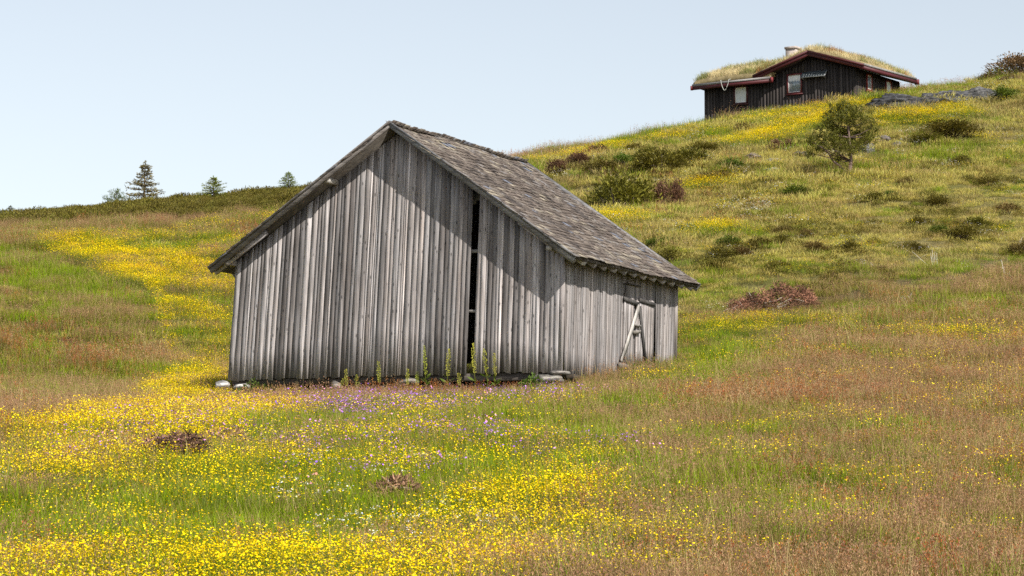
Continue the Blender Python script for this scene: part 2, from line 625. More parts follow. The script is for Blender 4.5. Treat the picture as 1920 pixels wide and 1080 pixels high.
Z_YELLOW = [  # density (0..1), edge softness, patch
    (2.2, 0.7, patch((-250, 1005), (150, 1015), (400, 1020), (700, 1000), (900, 1000), (1000, 1015), (940, 1100), (-250, 1100))),
    (0.26, 1.0, patch((-200, 960), (400, 975), (900, 945), (1250, 925), (1330, 990), (1150, 1090), (900, 1090))),
    (1.2, 1.0, patch((850, 905), (960, 870), (1120, 862), (1150, 890), (1080, 930), (930, 960), (840, 945))),
    (1.0, 1.0, patch((-250, 815), (80, 775), (300, 755), (520, 735), (560, 760), (430, 815), (300, 850), (150, 880), (-250, 890))),
    (0.15, 1.0, patch((-200, 860), (500, 800), (760, 740), (1120, 735), (1170, 840), (1120, 930), (500, 990), (-200, 1000))),
    (0.05, 1.0, patch((1150, 700), (1300, 640), (1950, 620), (1950, 900), (1600, 1000), (1150, 1000))),
    (2.4, 0.3, patch((275, 745), (300, 705), (350, 686), (428, 690), (428, 735), (350, 742))),
    (0.13, 1.0, patch((100, 432), (300, 432), (520, 398), (640, 385), (560, 520), (427, 700), (345, 690), (320, 560), (260, 500))),
    (2.4, 0.25, stroke(2.4, (110, 438), (180, 462), (235, 488), (280, 520))),
    (1.8, 0.25, stroke(1.6, (230, 468), (320, 476), (370, 500), (420, 525))),
    (1.8, 0.25, stroke(1.6, (270, 520), (340, 530), (440, 528))),
    (1.6, 0.25, stroke(1.6, (340, 560), (380, 590), (430, 600))),
    (0.7, 0.8, stroke(2.0, (200, 440), (300, 447), (370, 440))),
    (0.7, 0.8, stroke(2.0, (440, 430), (500, 412), (560, 398))),
    (0.6, 0.8, stroke(2.0, (1265, 604), (1380, 592), (1530, 600))),
    (0.3, 0.8, stroke(2.5, (1700, 628), (1800, 616), (1930, 612))),
    (2.2, 0.3, stroke(2.6, (1385, 268), (1450, 247), (1520, 226), (1560, 216))),
    (0.7, 0.4, stroke(2.4, (1400, 226), (1480, 214), (1560, 205), (1640, 196))),
    (2.2, 0.3, stroke(2.6, (1640, 222), (1740, 217), (1812, 206))),
    (1.3, 0.35, stroke(2.2, (1285, 352), (1330, 347), (1380, 345))),
    (1.2, 0.35, stroke(2.0, (1135, 410), (1180, 404))),
    (0.6, 0.6, stroke(1.4, (1290, 432), (1370, 424))),
    (0.4, 0.8, stroke(1.6, (1575, 460), (1610, 452))),
    (0.5, 0.8, stroke(2.0, (1000, 306), (1140, 276), (1310, 242))),
    (0.012, 1.0, HILL),
]
Z_PATH = [stroke(0.45, (278, 512), (292, 535), (303, 560), (308, 585), (312, 610), (320, 640), (334, 672)),
          stroke(1.5, (110, 438), (180, 462), (235, 488), (284, 522)),
          stroke(1.0, (230, 468), (320, 476), (370, 500), (425, 527)), stroke(1.0, (270, 521), (340, 530), (440, 528)),
          stroke(0.9, (1385, 266), (1450, 246), (1520, 226), (1560, 216)), stroke(0.9, (1640, 222), (1740, 216), (1812, 206))]
Z_PURPLE = [(0.5, 1.2, patch((430, 742), (560, 722), (830, 735), (1130, 715), (1130, 745), (900, 760), (700, 765), (440, 775))),
            (0.4, 1.0, patch((60, 800), (400, 745), (520, 770), (460, 810), (300, 850), (60, 840))),
            (0.5, 0.6, patch((1060, 800), (1150, 795), (1170, 825), (1070, 835))),
            (0.16, 1.0, patch((480, 770), (1050, 760), (1080, 870), (600, 900)))]
Z_WHITE = [(0.45, 0.8, patch((640, 955), (800, 935), (960, 920), (980, 950), (760, 985), (640, 985))),
           (0.5, 0.8, patch((-80, 850), (30, 850), (40, 890), (-80, 900))),
           (0.2, 1.0, patch((500, 880), (1100, 840), (1130, 930), (700, 1010), (300, 1010))),
           (0.35, 0.8, patch((1370, 385), (1460, 378), (1440, 400), (1360, 404))),
           (0.04, 1.0, HILL)]


def soft_inside(poly, x, y, soft):
    k = soft * np.clip(y / 45.0, 0.6, 1.4)
    return inside(poly, x + RNG.normal(size=len(x)) * 0.22 * k + noise2(x, y, 1.7, 31, 2) * 0.35 * k,
                  y + RNG.normal(size=len(x)) * 0.8 * k + noise2(x, y, 2.3, 32, 2) * 1.0 * k)


def plant_kind(x, y):
    """0 lush green, 1 brown seeding grass, 2 red sorrel, 3 short olive hill grass, 4 pale dry straw"""
    n = len(x)
    w = np.zeros((5, n))
    hill = soft_inside(HILL, x, y, 1.0)
    w[0] = np.where(hill, 0.17, 0.55)
    w[1] = np.where(hill, 0.06, 0.50)
    w[2] = np.where(hill, 0.01, 0.05)
    w[3] = np.where(hill, 1.0, 0.05)
    w[4] = np.where(hill, 0.75, 0.04)
    for q, P in Z_GREEN: w[0] += q * soft_inside(P, x, y, 1.0)
    for q, P in Z_BROWN: w[1] += q * soft_inside(P, x, y, 1.0)
    for q, P in Z_RED: w[2] += q * soft_inside(P, x, y, 1.0)
    for i in range(5):
        w[i] *= np.exp(1.5 * noise2(x, y, 3.2, 40 + i, 3) + 0.6 * noise2(x, y, 9.0, 60 + i, 2))
    c = np.cumsum(w / w.sum(0), 0)
    return np.minimum((RNG.random(n)[None] > c).sum(0), 4)


def density(zs, x, y):
    d = np.zeros(len(x))
    for q, soft, P in zs:
        d = np.maximum(d, q * soft_inside(P, x, y, soft))
    n = np.clip(0.70 + 1.1 * noise2(x, y, 1.4, 77, 3) + 0.7 * noise2(x, y, 5.0, 78, 2), 0.06, 1.9)
    return d * np.where(d > 1.1, np.maximum(n, 0.7), n)


# ------------------------------------------------------------------ the hillside itself
def make_hillside():
    xs = np.r_[-120, -95, -75, -60, np.arange(-50, 50.01, 0.55), 60, 75, 95, 120]
    ys = np.r_[-25, -15, -5, 5, np.arange(12, 24, 1.5), np.arange(24, 90, 0.5), np.arange(90, 160, 0.7), np.arange(160, 265, 6.0), 300, 360, 450]
    X, Y = np.meshgrid(xs, ys)
    Z = ground_z(X, np.minimum(Y, 262)) - np.maximum(Y - 262, 0) * 0.05
    # scraped level under the barn
    x, y = X.ravel(), Y.ravel()
    b = to_local(x, y, BARN_O, BARN_ROT)
    z = Z.ravel()
    m = (np.abs(b[:, 0]) < 3.7) & (b[:, 1] > 0.9) & (b[:, 1] < 5.9)
    z = np.where(m, np.minimum(z, BARN_O.z - 0.05), z)
    kind = plant_kind(x, y)
    pal = np.array([(0.055, 0.075, 0.015), (0.095, 0.075, 0.035), (0.10, 0.06, 0.035), (0.14, 0.13, 0.035), (0.20, 0.16, 0.07)])
    C = pal[kind]
    nx, ny = len(xs), len(ys)
    C = C.reshape(ny, nx, 3)
    for _ in range(2):
        C = (C + np.roll(C, 1, 0) + np.roll(C, -1, 0) + np.roll(C, 1, 1) + np.roll(C, -1, 1)) / 5
    i = (np.arange(ny - 1)[:, None] * nx + np.arange(nx - 1)[None]).ravel()
    g = Geo().add(np.stack([x, y, z], 1), Q=np.stack([i, i + 1, i + nx + 1, i + nx], 1), C=C.reshape(-1, 3))
    o = g.build('hillside', M_SOIL, smooth=True)
    tag(o, 'sloping mountain meadow rising to the skyline behind the buildings', 'hillside', kind='structure')


make_hillside()


# ------------------------------------------------------------------ the barn
def zroof(x):
    """top of the barn roof above the barn's base"""
    return BARN_B + 3.0 * (1 - abs(x) / 4.5)


def grey(lo=0.12, hi=0.42):
    t = random.uniform(0, 1) ** 1.2
    v = lo + (hi - lo) * t
    w = random.uniform(-0.03, 0.04)
    return (v * (1.03 + w), v * (0.955 + w * 0.3), v * (0.925 - w * 0.2))


def board_mesh(name, xb0, xb1, xt0, xt1, zb, zt0, zt1, thick, col, rows=6):
    """upright board in its own frame: x across, z up, face towards -y; edges slightly wavy, ends uneven"""
    V, Q = [], []
    seed = random.random() * 10
    zb1 = zb + random.uniform(-0.025, 0.025)
    for r in range(rows):
        t = r / (rows - 1)
        wob = 0.003 * math.sin(seed + r * 1.7)
        cup = 0.004 * math.sin(seed * 3 + r)
        xl, xr = xb0 + (xt0 - xb0) * t + wob, xb1 + (xt1 - xb1) * t + wob * 0.5
        zl, zr = zb + (zt0 - zb) * t, zb1 + (zt1 - zb1) * t
        V += [(xl, thick, zl), (xl, cup, zl), (xr, cup, zr), (xr, thick, zr)]
    for r in range(rows - 1):
        a = r * 4
        for k in range(4):
            Q.append((a + k, a + (k + 1) % 4, a + 4 + (k + 1) % 4, a + 4 + k))
    n = (rows - 1) * 4
    Q += [(3, 2, 1, 0), (n, n + 1, n + 2, n + 3)]
    Q = [q[::-1] for q in Q]
    return Geo().add(V, Q=Q, C=col).mesh(name)


def plank_wall(wall, spans, side):
    """spans: (a0, a1, base z, [top a0, top a1], top z at both edges, proud, colour); each plank is a piece of its own"""
    for (a0, a1, zb, t0, t1, z0, z1, proud, col) in spans:
        am = (a0 + a1) / 2
        me = board_mesh('plank', a0 - am, a1 - am, t0 - am, t1 - am, 0, z0 - zb, z1 - zb, 0.022, col)
        o = link('plank', me, M_BOARD, wall)
        if side == 'front':
            o.location = (am, 0.4 - proud, zb)
        elif side == 'right':
            o.location = (4.02 + proud, am, zb)
            o.rotation_euler = (0, 0, math.pi / 2)
    return wall


def make_barn():
    barn = empty('barn', BARN_O, BARN_ROT.to_euler())
    tag(barn, 'weathered grey timber barn with a shingled gable roof, leaning in the meadow', 'barn')
    B = BARN_B
    # front gable wall
    fw = empty('front_wall', parent=barn)
    spans = []
    x = -4.18
    i = 0
    while x < 4.02:
        w = random.choice((0.085, 0.10, 0.115, 0.13, 0.15)) + random.uniform(-0.008, 0.008)
        slim = random.random() < 0.14
        if slim:
            w = random.uniform(0.04, 0.06)
        x1 = min(x + w, 4.05)
        if 4.05 - x1 < 0.05:
            x1 = 4.05
        k = 0.004 + 0.050 * (4.04 - x) / 8.22
        if not (x < 1.938 and x1 > 1.86):                    # the tall slit left open in the gable
            if x <= 1.86 and x1 > 1.80: x1 = 1.86
            zb = B - 2.49 + (x + 4.18) / 8.2 * 0.09 + random.uniform(-0.03, 0.02)
            ov = random.choice((-0.003, -0.002, 0.004))
            zm = zroof(x + k * 3) - 0.19 - zb
            t0, t1 = x - ov + k * zm, x1 + ov + k * zm
            if 1.7 < x < 1.87: t1 += 0.02
            spans.append((x - ov, x1 + ov, zb, t0, t1, zroof(t0) - 0.17, zroof(t1) - 0.17, random.uniform(0.0, 0.011),
                          grey(0.42, 0.62) if slim else grey(0.17, 0.50)))
        else:
            x1 = 1.938
        x = x1 + 0.003
        i += 1
    plank_wall(fw, spans, 'front')
    # right long wall
    rw = empty('side_wall', parent=barn)
    spans = []
    y, i = 0.425, 0
    while y < 6.2:
        w = random.choice((0.085, 0.10, 0.115, 0.13)) + random.uniform(-0.008, 0.008)
        y1 = min(y + w, 6.2)
        zb = B - 2.44 + (-0.06 * y / 3.2 if y < 3.2 else -0.06 + (y - 3.2) * 0.17) + random.uniform(-0.03, 0.02)
        ov = 0.010 if i % 2 else -0.002
        b0, b1 = y - ov, y1 + ov
        if i == 0: b0 += 0.16; b1 += 0.09
        if i == 1: b0 += 0.09
        if 2.08 < y < 2.2: b0 += 0.03
        if 4.93 < y < 5.06: b0 -= 0.02; b1 -= 0.06
        if 5.06 < y < 5.2: b0 += 0.13; b1 += 0.03
        zt = B + 0.16
        lean = 0.03 + 0.008 * y
        spans.append((b0 - lean, b1 - lean, zb, y - ov, y1 + ov, zt, zt, random.uniform(0, 0.010), grey(0.21, 0.40)))
        y = y1 + 0.003
        i += 1
    plank_wall(rw, spans, 'right')
    # corner board, far walls, sills, floor
    Geo().prism([(4.045, 0.385, B - 2.42), (4.045, 0.405, B - 2.42), (4.055, 0.405, B + 0.13), (4.055, 0.385, B + 0.13)], (-0.11, 0, 0), grey(0.34, 0.36)).build('corner_board', M_BOARD, barn)
    g = Geo()
    for k in range(46):
        yy = 0.45 + k * 0.125
        g.box((-4.09, yy + 0.06, B - 1.2), (0.024, 0.12, 2.5), grey())
    g.build('left_wall', M_BOARD, barn)
    g = Geo()
    for k in range(64):
        xx = -4.05 + k * 0.127
        zt = zroof(xx + 0.06) - 0.2
        zb = B - 1.75
        g.box((xx + 0.06, 6.19, (zt + zb) / 2), (0.12, 0.024, zt - zb), grey())
    g.build('rear_wall', M_BOARD, barn)
    Geo().box((0, 3.3, B - 2.46), (8.1, 5.6, 0.10), (0.06, 0.05, 0.04)).build('floor', M_DARK, barn)
    for (a, b) in (((-4.1, 0.55, B - 2.52), (4.0, 0.55, B - 2.47)), ((3.9, 0.5, B - 2.48), (3.9, 6.1, B - 2.0))):
        Geo().beam(a, b, 0.18, 0.16, C=(0.10, 0.085, 0.075)).build('sill_beam', M_BEAM, barn)
    # rails crossing the open slit
    for z, zz in ((B + 0.2, 0.07), (B - 1.08, 0.06)):
        Geo().box((1.95, 0.47, z), (1.2, 0.05, zz), (0.24, 0.225, 0.205)).build('rail', M_BEAM, barn)
    # posts inside
    for px in (-2.0, 0.7, 3.0):
        hp = zroof(px) - 0.25 - (B - 2.4)
        Geo().box((px, 3.4, B - 2.4 + hp / 2), (0.16, 0.16, hp), (0.16, 0.14, 0.12)).build('post', M_BOARD, barn)
    # gable purlin ends
    for (px, pz, s) in ((-1.56, B + 1.80, 0.14), (-4.13, B + 0.10, 0.16), (3.86, B + 0.16, 0.11)):
        Geo().box((px, 0.33, pz), (s * 1.25, 0.62, s * 0.75), (0.36, 0.33, 0.29)).build('purlin', M_BEAM, barn)
    # roof
    roof = empty('roof', parent=barn)
    L0, L1 = 0.0, 6.41
    for s in (-1, 1):
        n = np.array((s * 3.0, 0, 4.5)) / 5.408
        e, a = np.array((s * 4.5, L0, B)), np.array((0, L0, B + 3.0))
        lo = n * -0.05
        g = Geo().prism([e + lo, a + np.array((0, 0, -0.06)), a + np.array((0, 0, -0.13)), e + lo - n * 0.05], (0, L1, 0), (0.13, 0.115, 0.10))
        g.build('roof_deck', M_BEAM, roof)
        # bargeboards, front and rear, each a broad board with a narrow cover strip
        for (yy, t) in ((-0.03, 1), (L1 + 0.03, -1)):
            d = (a - e) / 5.408
            p0, p1 = e - d * 0.02 - n * 0.095, a - n * 0.095
            p1 = p1 + d * 0.045 * (1 if s > 0 else 1)
            p0[1] = p1[1] = yy
            c = (0.27, 0.265, 0.265) if s > 0 else (0.22, 0.20, 0.185)
            V = []
            for (p, q) in ((p0, 0.085), (p1, 0.085)):
                V += [p + n * q, p - n * q]
            V = [V[0], V[1], V[3], V[2]]
            # mitre at the ridge: keep each board on its own side
            V = [np.array((max(v[0], 0.0) if s > 0 else min(v[0], 0.0), v[1], v[2])) for v in V]
            Geo().prism(V, (0, 0.028 * t, 0), c).build('bargeboard', M_BEAM, roof)
            q0, q1 = p0 + n * 0.065, p1 + n * 0.065
            V = [q0 + n * 0.03, q0 - n * 0.03, q1 - n * 0.03, q1 + n * 0.03]
            V = [np.array((max(v[0], 0.0) if s > 0 else min(v[0], 0.0), v[1] - 0.024 * t, v[2])) for v in V]
            Geo().prism(V, (0, 0.022 * t, 0), tuple(k * 0.8 for k in c)).build('cover_strip', M_BEAM, roof)
    # rafter tails under the right-hand eave, and a few on the left
    for s, ny in ((1, 13), (-1, 9)):
        for k in range(ny):
            yy = 0.12 + k * (6.1 / (ny - 1))
            n = np.array((s * 3.0, 0, 4.5)) / 5.408
            e, a = np.array((s * 4.49, yy, B + 0.007)), np.array((s * 3.2, yy, B + 0.867))
            Geo().beam(e - n * 0.155, a - n * 0.155, 0.085, 0.11, up=n, C=grey(0.34, 0.5)).build('rafter', M_BEAM, roof)
    # shingles
    pal = [(0.115, 0.10, 0.085), (0.085, 0.070, 0.060), (0.050, 0.042, 0.038), (0.19, 0.165, 0.13), (0.12, 0.11, 0.105), (0.065, 0.053, 0.046), (0.10, 0.083, 0.07), (0.10, 0.105, 0.125)]
    wts = [5, 6, 5, 3, 4, 5, 5, 0.5]

    def shingle_geo(g, w, col, M=None, off=None):
        L, t = 0.30, 0.017
        j = [random.uniform(-0.014, 0.014) for _ in range(4)]
        V = np.array([(-w / 2, 0 + j[0], 0.004), (w / 2, 0 + j[1], 0.004), (w / 2, L, -0.004), (-w / 2, L, -0.004),
                      (-w / 2 + 0.003, 0 + j[0], t + 0.006), (w / 2 - 0.003, 0 + j[1], t + 0.006), (w / 2, L, 0.003), (-w / 2, L, 0.003)])
        Q = [(3, 2, 1, 0), (4, 5, 6, 7), (0, 1, 5, 4), (1, 2, 6, 5), (2, 3, 7, 6), (3, 0, 4, 7)]
        if M is not None:
            V = V @ M.T + off
        C = np.tile(np.array(col), (8, 1))
        return g.add(V, Q=Q, C=C)

    variants = []
    for k in range(48):
        c = np.array(random.choices(pal, wts)[0]) * random.uniform(0.75, 1.25) * 1.8
        w = random.uniform(0.10, 0.22)
        me = shingle_geo(Geo(), w, c).mesh('shingle')
        me.materials.append(M_SHINGLE)
        variants.append((me, w, c))
    variants.sort(key=lambda t: float(t[2].sum()))
    for s in (1, -1):
        n = np.array((s * 3.0, 0, 4.5)) / 5.408
        up = np.array((-s * 4.5, 0, 3.0)) / 5.408
        ax = np.cross(up, n)
        e = np.array((s * 4.5, 0, B)) - up * 0.04
        rows = []
        ncourse = 36
        for r in range(ncourse):
            q = -0.05 + random.uniform(-0.15, 0)
            while q < L1 + 0.03:
                tone = 0.5 + 0.33 * float(noise2(np.array([q]), np.array([r * 0.15 + 20 * s]), 0.9, 200, 3)[0]) + random.gauss(0, 0.27)
                v = variants[int(min(max(tone, 0), 0.999) * len(variants))]
                wq = v[1]
                if q + wq / 2 > -0.04 and q + wq / 2 < L1 + 0.05:
                    sag = 0.010 + 0.022 * math.sin(q * 1.3 + r * 0.12) + 0.012 * math.sin(q * 3.1 + r * 0.4)
                    lift = random.uniform(0, 0.016) + (random.random() < 0.08) * random.uniform(0.01, 0.04)
                    p = e + up * (r * 0.15 + random.uniform(-0.022, 0.022)) + np.array((0, q + wq / 2, 0)) + n * (-0.035 + sag)
                    p[1] = min(max(p[1], -0.06 + wq / 2), L1 + 0.06 - wq / 2)
                    tw = random.gauss(0, 0.03)
                    if random.random() < 0.03: p = p - up * random.uniform(0.03, 0.08); tw *= 3
                    A = Matrix((ax, up, n)).transposed() @ Euler((-0.055 + lift * 2, 0, tw)).to_matrix()
                    rows.append((v, Vector(p), A))
                q += wq + random.uniform(0.002, 0.012)
        if s == 1:
            W = BARN_ROT
            rows.sort(key=lambda t: (BARN_O + W @ t[1]).length)
            for (v, p, A) in rows[:300]:
                o = link('shingle', v[0], None, roof)
                o.matrix_local = Matrix.Translation(p) @ A.to_4x4()
            rest = rows[300:]
        else:
            rest = rows
        g = Geo()
        for (v, p, A) in rest:
            shingle_geo(g, v[1], v[2], np.array(A), np.array(p))
        o = g.build('shingles', M_SHINGLE, roof)
        o['kind'] = 'stuff'
    # ridge boards
    for s in (-1, 1):
        n = np.array((s * 3.0, 0, 4.5)) / 5.408
        dn = np.array((s * 4.5, 0, -3.0)) / 5.408
        a = np.array((0, -0.05, B + 3.012))
        Geo().prism([a, a + dn * 0.10, a + dn * 0.10 + n * 0.014, a + n * 0.014], (0, 6.5, 0), (0.10, 0.088, 0.078)).build('ridge_board', M_BEAM, roof)
    # low door in the long wall, with its battens, brace and latch
    door = empty('door', parent=barn)
    xf = 4.045
    y = 3.38
    i = 0
    while y < 4.85:
        w = random.uniform(0.11, 0.15)
        if not 3.93 < y + w / 2 < 4.02:
            me = board_mesh('plank', -w / 2, w / 2 - 0.004, -w / 2 + 0.02, w / 2 + 0.016, 0, 1.40, 1.40, 0.02, grey(0.30, 0.42))
            o = link('plank', me, M_BOARD, door)
            o.location = (xf + 0.012, y + w / 2 - 0.04, B - 2.05 + (y - 3.38) * 0.1)
            o.rotation_euler = (0, 0, math.pi / 2)
        y += w
    for nm, a, b, w, t, c in (('lintel', (3.30, B - 0.60), (4.08, B - 0.66), 0.085, 0.03, (0.09, 0.085, 0.08)),
                              ('lintel', (4.12, B - 0.56), (4.92, B - 0.60), 0.085, 0.03, (0.09, 0.085, 0.08)),
                              ('brace', (4.06, B - 0.70), (3.20, B - 1.98), 0.12, 0.025, (0.50, 0.47, 0.43)),
                              ('brace', (4.10, B - 0.70), (4.46, B - 1.90), 0.085, 0.025, (0.10, 0.095, 0.09)),
                              ('bottom_ledge', (3.10, B - 2.06), (4.00, B - 2.10), 0.11, 0.06, (0.20, 0.18, 0.16)),
                              ('latch', (3.80, B - 1.12), (4.14, B - 1.14), 0.05, 0.06, (0.27, 0.25, 0.23)),
                              ('latch', (3.78, B - 1.30), (4.12, B - 1.26), 0.07, 0.07, (0.30, 0.28, 0.25)),
                              ('hatch_edge', (3.36, B - 0.02 - 0.24), (4.14, B - 0.26), 0.025, 0.03, (0.10, 0.09, 0.085)),
                              ('hatch_edge', (3.36, B - 0.27), (3.34, B - 0.56), 0.025, 0.03, (0.10, 0.09, 0.085))):
        xx = xf + 0.03 + (0.012 if nm in ('brace', 'latch') else 0)
        Geo().beam((xx, *a), (xx, *b), t, w, up=(0, 0, 1), C=c).build(nm, M_BEAM if nm != 'brace' else M_BOARD, door)
    return barn


make_barn()


def stone_mesh(name, sx, sy, sz, col, seed, sub=3, rough=0.16, strata=0.0):
    import bmesh
    bm = bmesh.new()
    bmesh.ops.create_icosphere(bm, subdivisions=sub, radius=1.0)
    V = np.array([v.co[:] for v in bm.verts])
    T = np.array([[v.index for v in f.verts] for f in bm.faces])
    bm.free()
    r = np.random.default_rng(seed)
    # cut with random planes for flat faces, then roughen
    for k in range(14):
        d = r.normal(size=3)
        d /= np.linalg.norm(d)
        h = r.uniform(0.62, 0.88)
        q = V @ d
        V = V - np.maximum(q - h, 0)[:, None] * d
    nz = noise2(V[:, 0] * 3 + V[:, 2] * 2 + seed, V[:, 1] * 3 + V[:, 2] * 3, 1.0, seed, 3)
    V *= (1 + rough * nz)[:, None]
    if sub > 3:
        n2 = noise2(V[:, 0] * 9 + V[:, 2] * 5 + seed, V[:, 1] * 9 + V[:, 2] * 16, 1.0, seed + 5, 3)
        V *= (1 + 0.10 * n2)[:, None]
    V = V * np.array((sx, sy, sz)) / 2
    if strata:
        k = np.floor(V[:, 2] / (sz * 0.09))
        sh = _hash(k, k * 0 + seed, 3) - 0.5
        V[:, :2] *= (1 + strata * sh)[:, None]
        V[:, 0] += strata * sx * 0.15 * (_hash(k, k * 0, seed) - 0.5)
    return Geo().add(V, T=T, C=col).mesh(name)


def barn_point(x, y, z=0.0):
    return BARN_O + BARN_ROT @ Vector((x, y, z))


def set_on_ground(o, x, y, dz=0.0):
    o.location = (float(x), float(y), float(ground_z(np.array([x]), np.array([y]))[0]) + dz)
    return o


# foundation stones: each carries or leans on the sill
for (x, y, z, s, c, rz, lab) in (
        (-4.30, 0.40, BARN_B - 2.60, (0.42, 0.40, 0.24), (0.36, 0.345, 0.33), 0.3, 'pale squared foundation stone sticking out under the barn corner by the yellow flowers'),
        (-3.86, 0.45, BARN_B - 2.63, (0.50, 0.40, 0.18), (0.33, 0.315, 0.30), -0.2, 'pale flat foundation stone just inside the barn corner, under the first planks'),
        (-4.16, 0.42, BARN_B - 2.80, (0.75, 0.5, 0.16), (0.17, 0.15, 0.13), 0.1, 'long dark flat stone below the two pale corner stones'),
        (-4.25, 0.36, BARN_B - 2.95, (0.62, 0.5, 0.18), (0.34, 0.32, 0.29), 0.5, 'lowest foundation stone of the corner pile, half sunk in grass'),
        (-1.45, 0.50, BARN_B - 2.65, (0.30, 0.35, 0.34), (0.17, 0.15, 0.13), 0.2, 'upright stone under the front sill between purple flowers'),
        (0.35, 0.48, BARN_B - 2.56, (0.62, 0.4, 0.22), (0.15, 0.13, 0.11), 0.0, 'low tan stone under the middle of the front sill'),
        (3.75, 0.30, BARN_B - 2.56, (0.95, 0.55, 0.26), (0.17, 0.155, 0.135), -0.15, 'broad flat stone under the right end of the front sill'),
        (4.0, 0.35, BARN_B - 2.42, (0.55, 0.45, 0.14), (0.15, 0.135, 0.12), 0.2, 'thin slab lying on the broad stone at the barn corner')):
    me = stone_mesh('foundation_stone', *s, c, int(abs(x) * 100) + 7, 2, 0.10)
    o = link('foundation_stone', me, M_ROCK)
    o.location = barn_point(x, y, z)
    o.rotation_euler = (0, 0, math.radians(-27) + rz)
    tag(o, lab, 'stone', 'foundation stones under the barn')


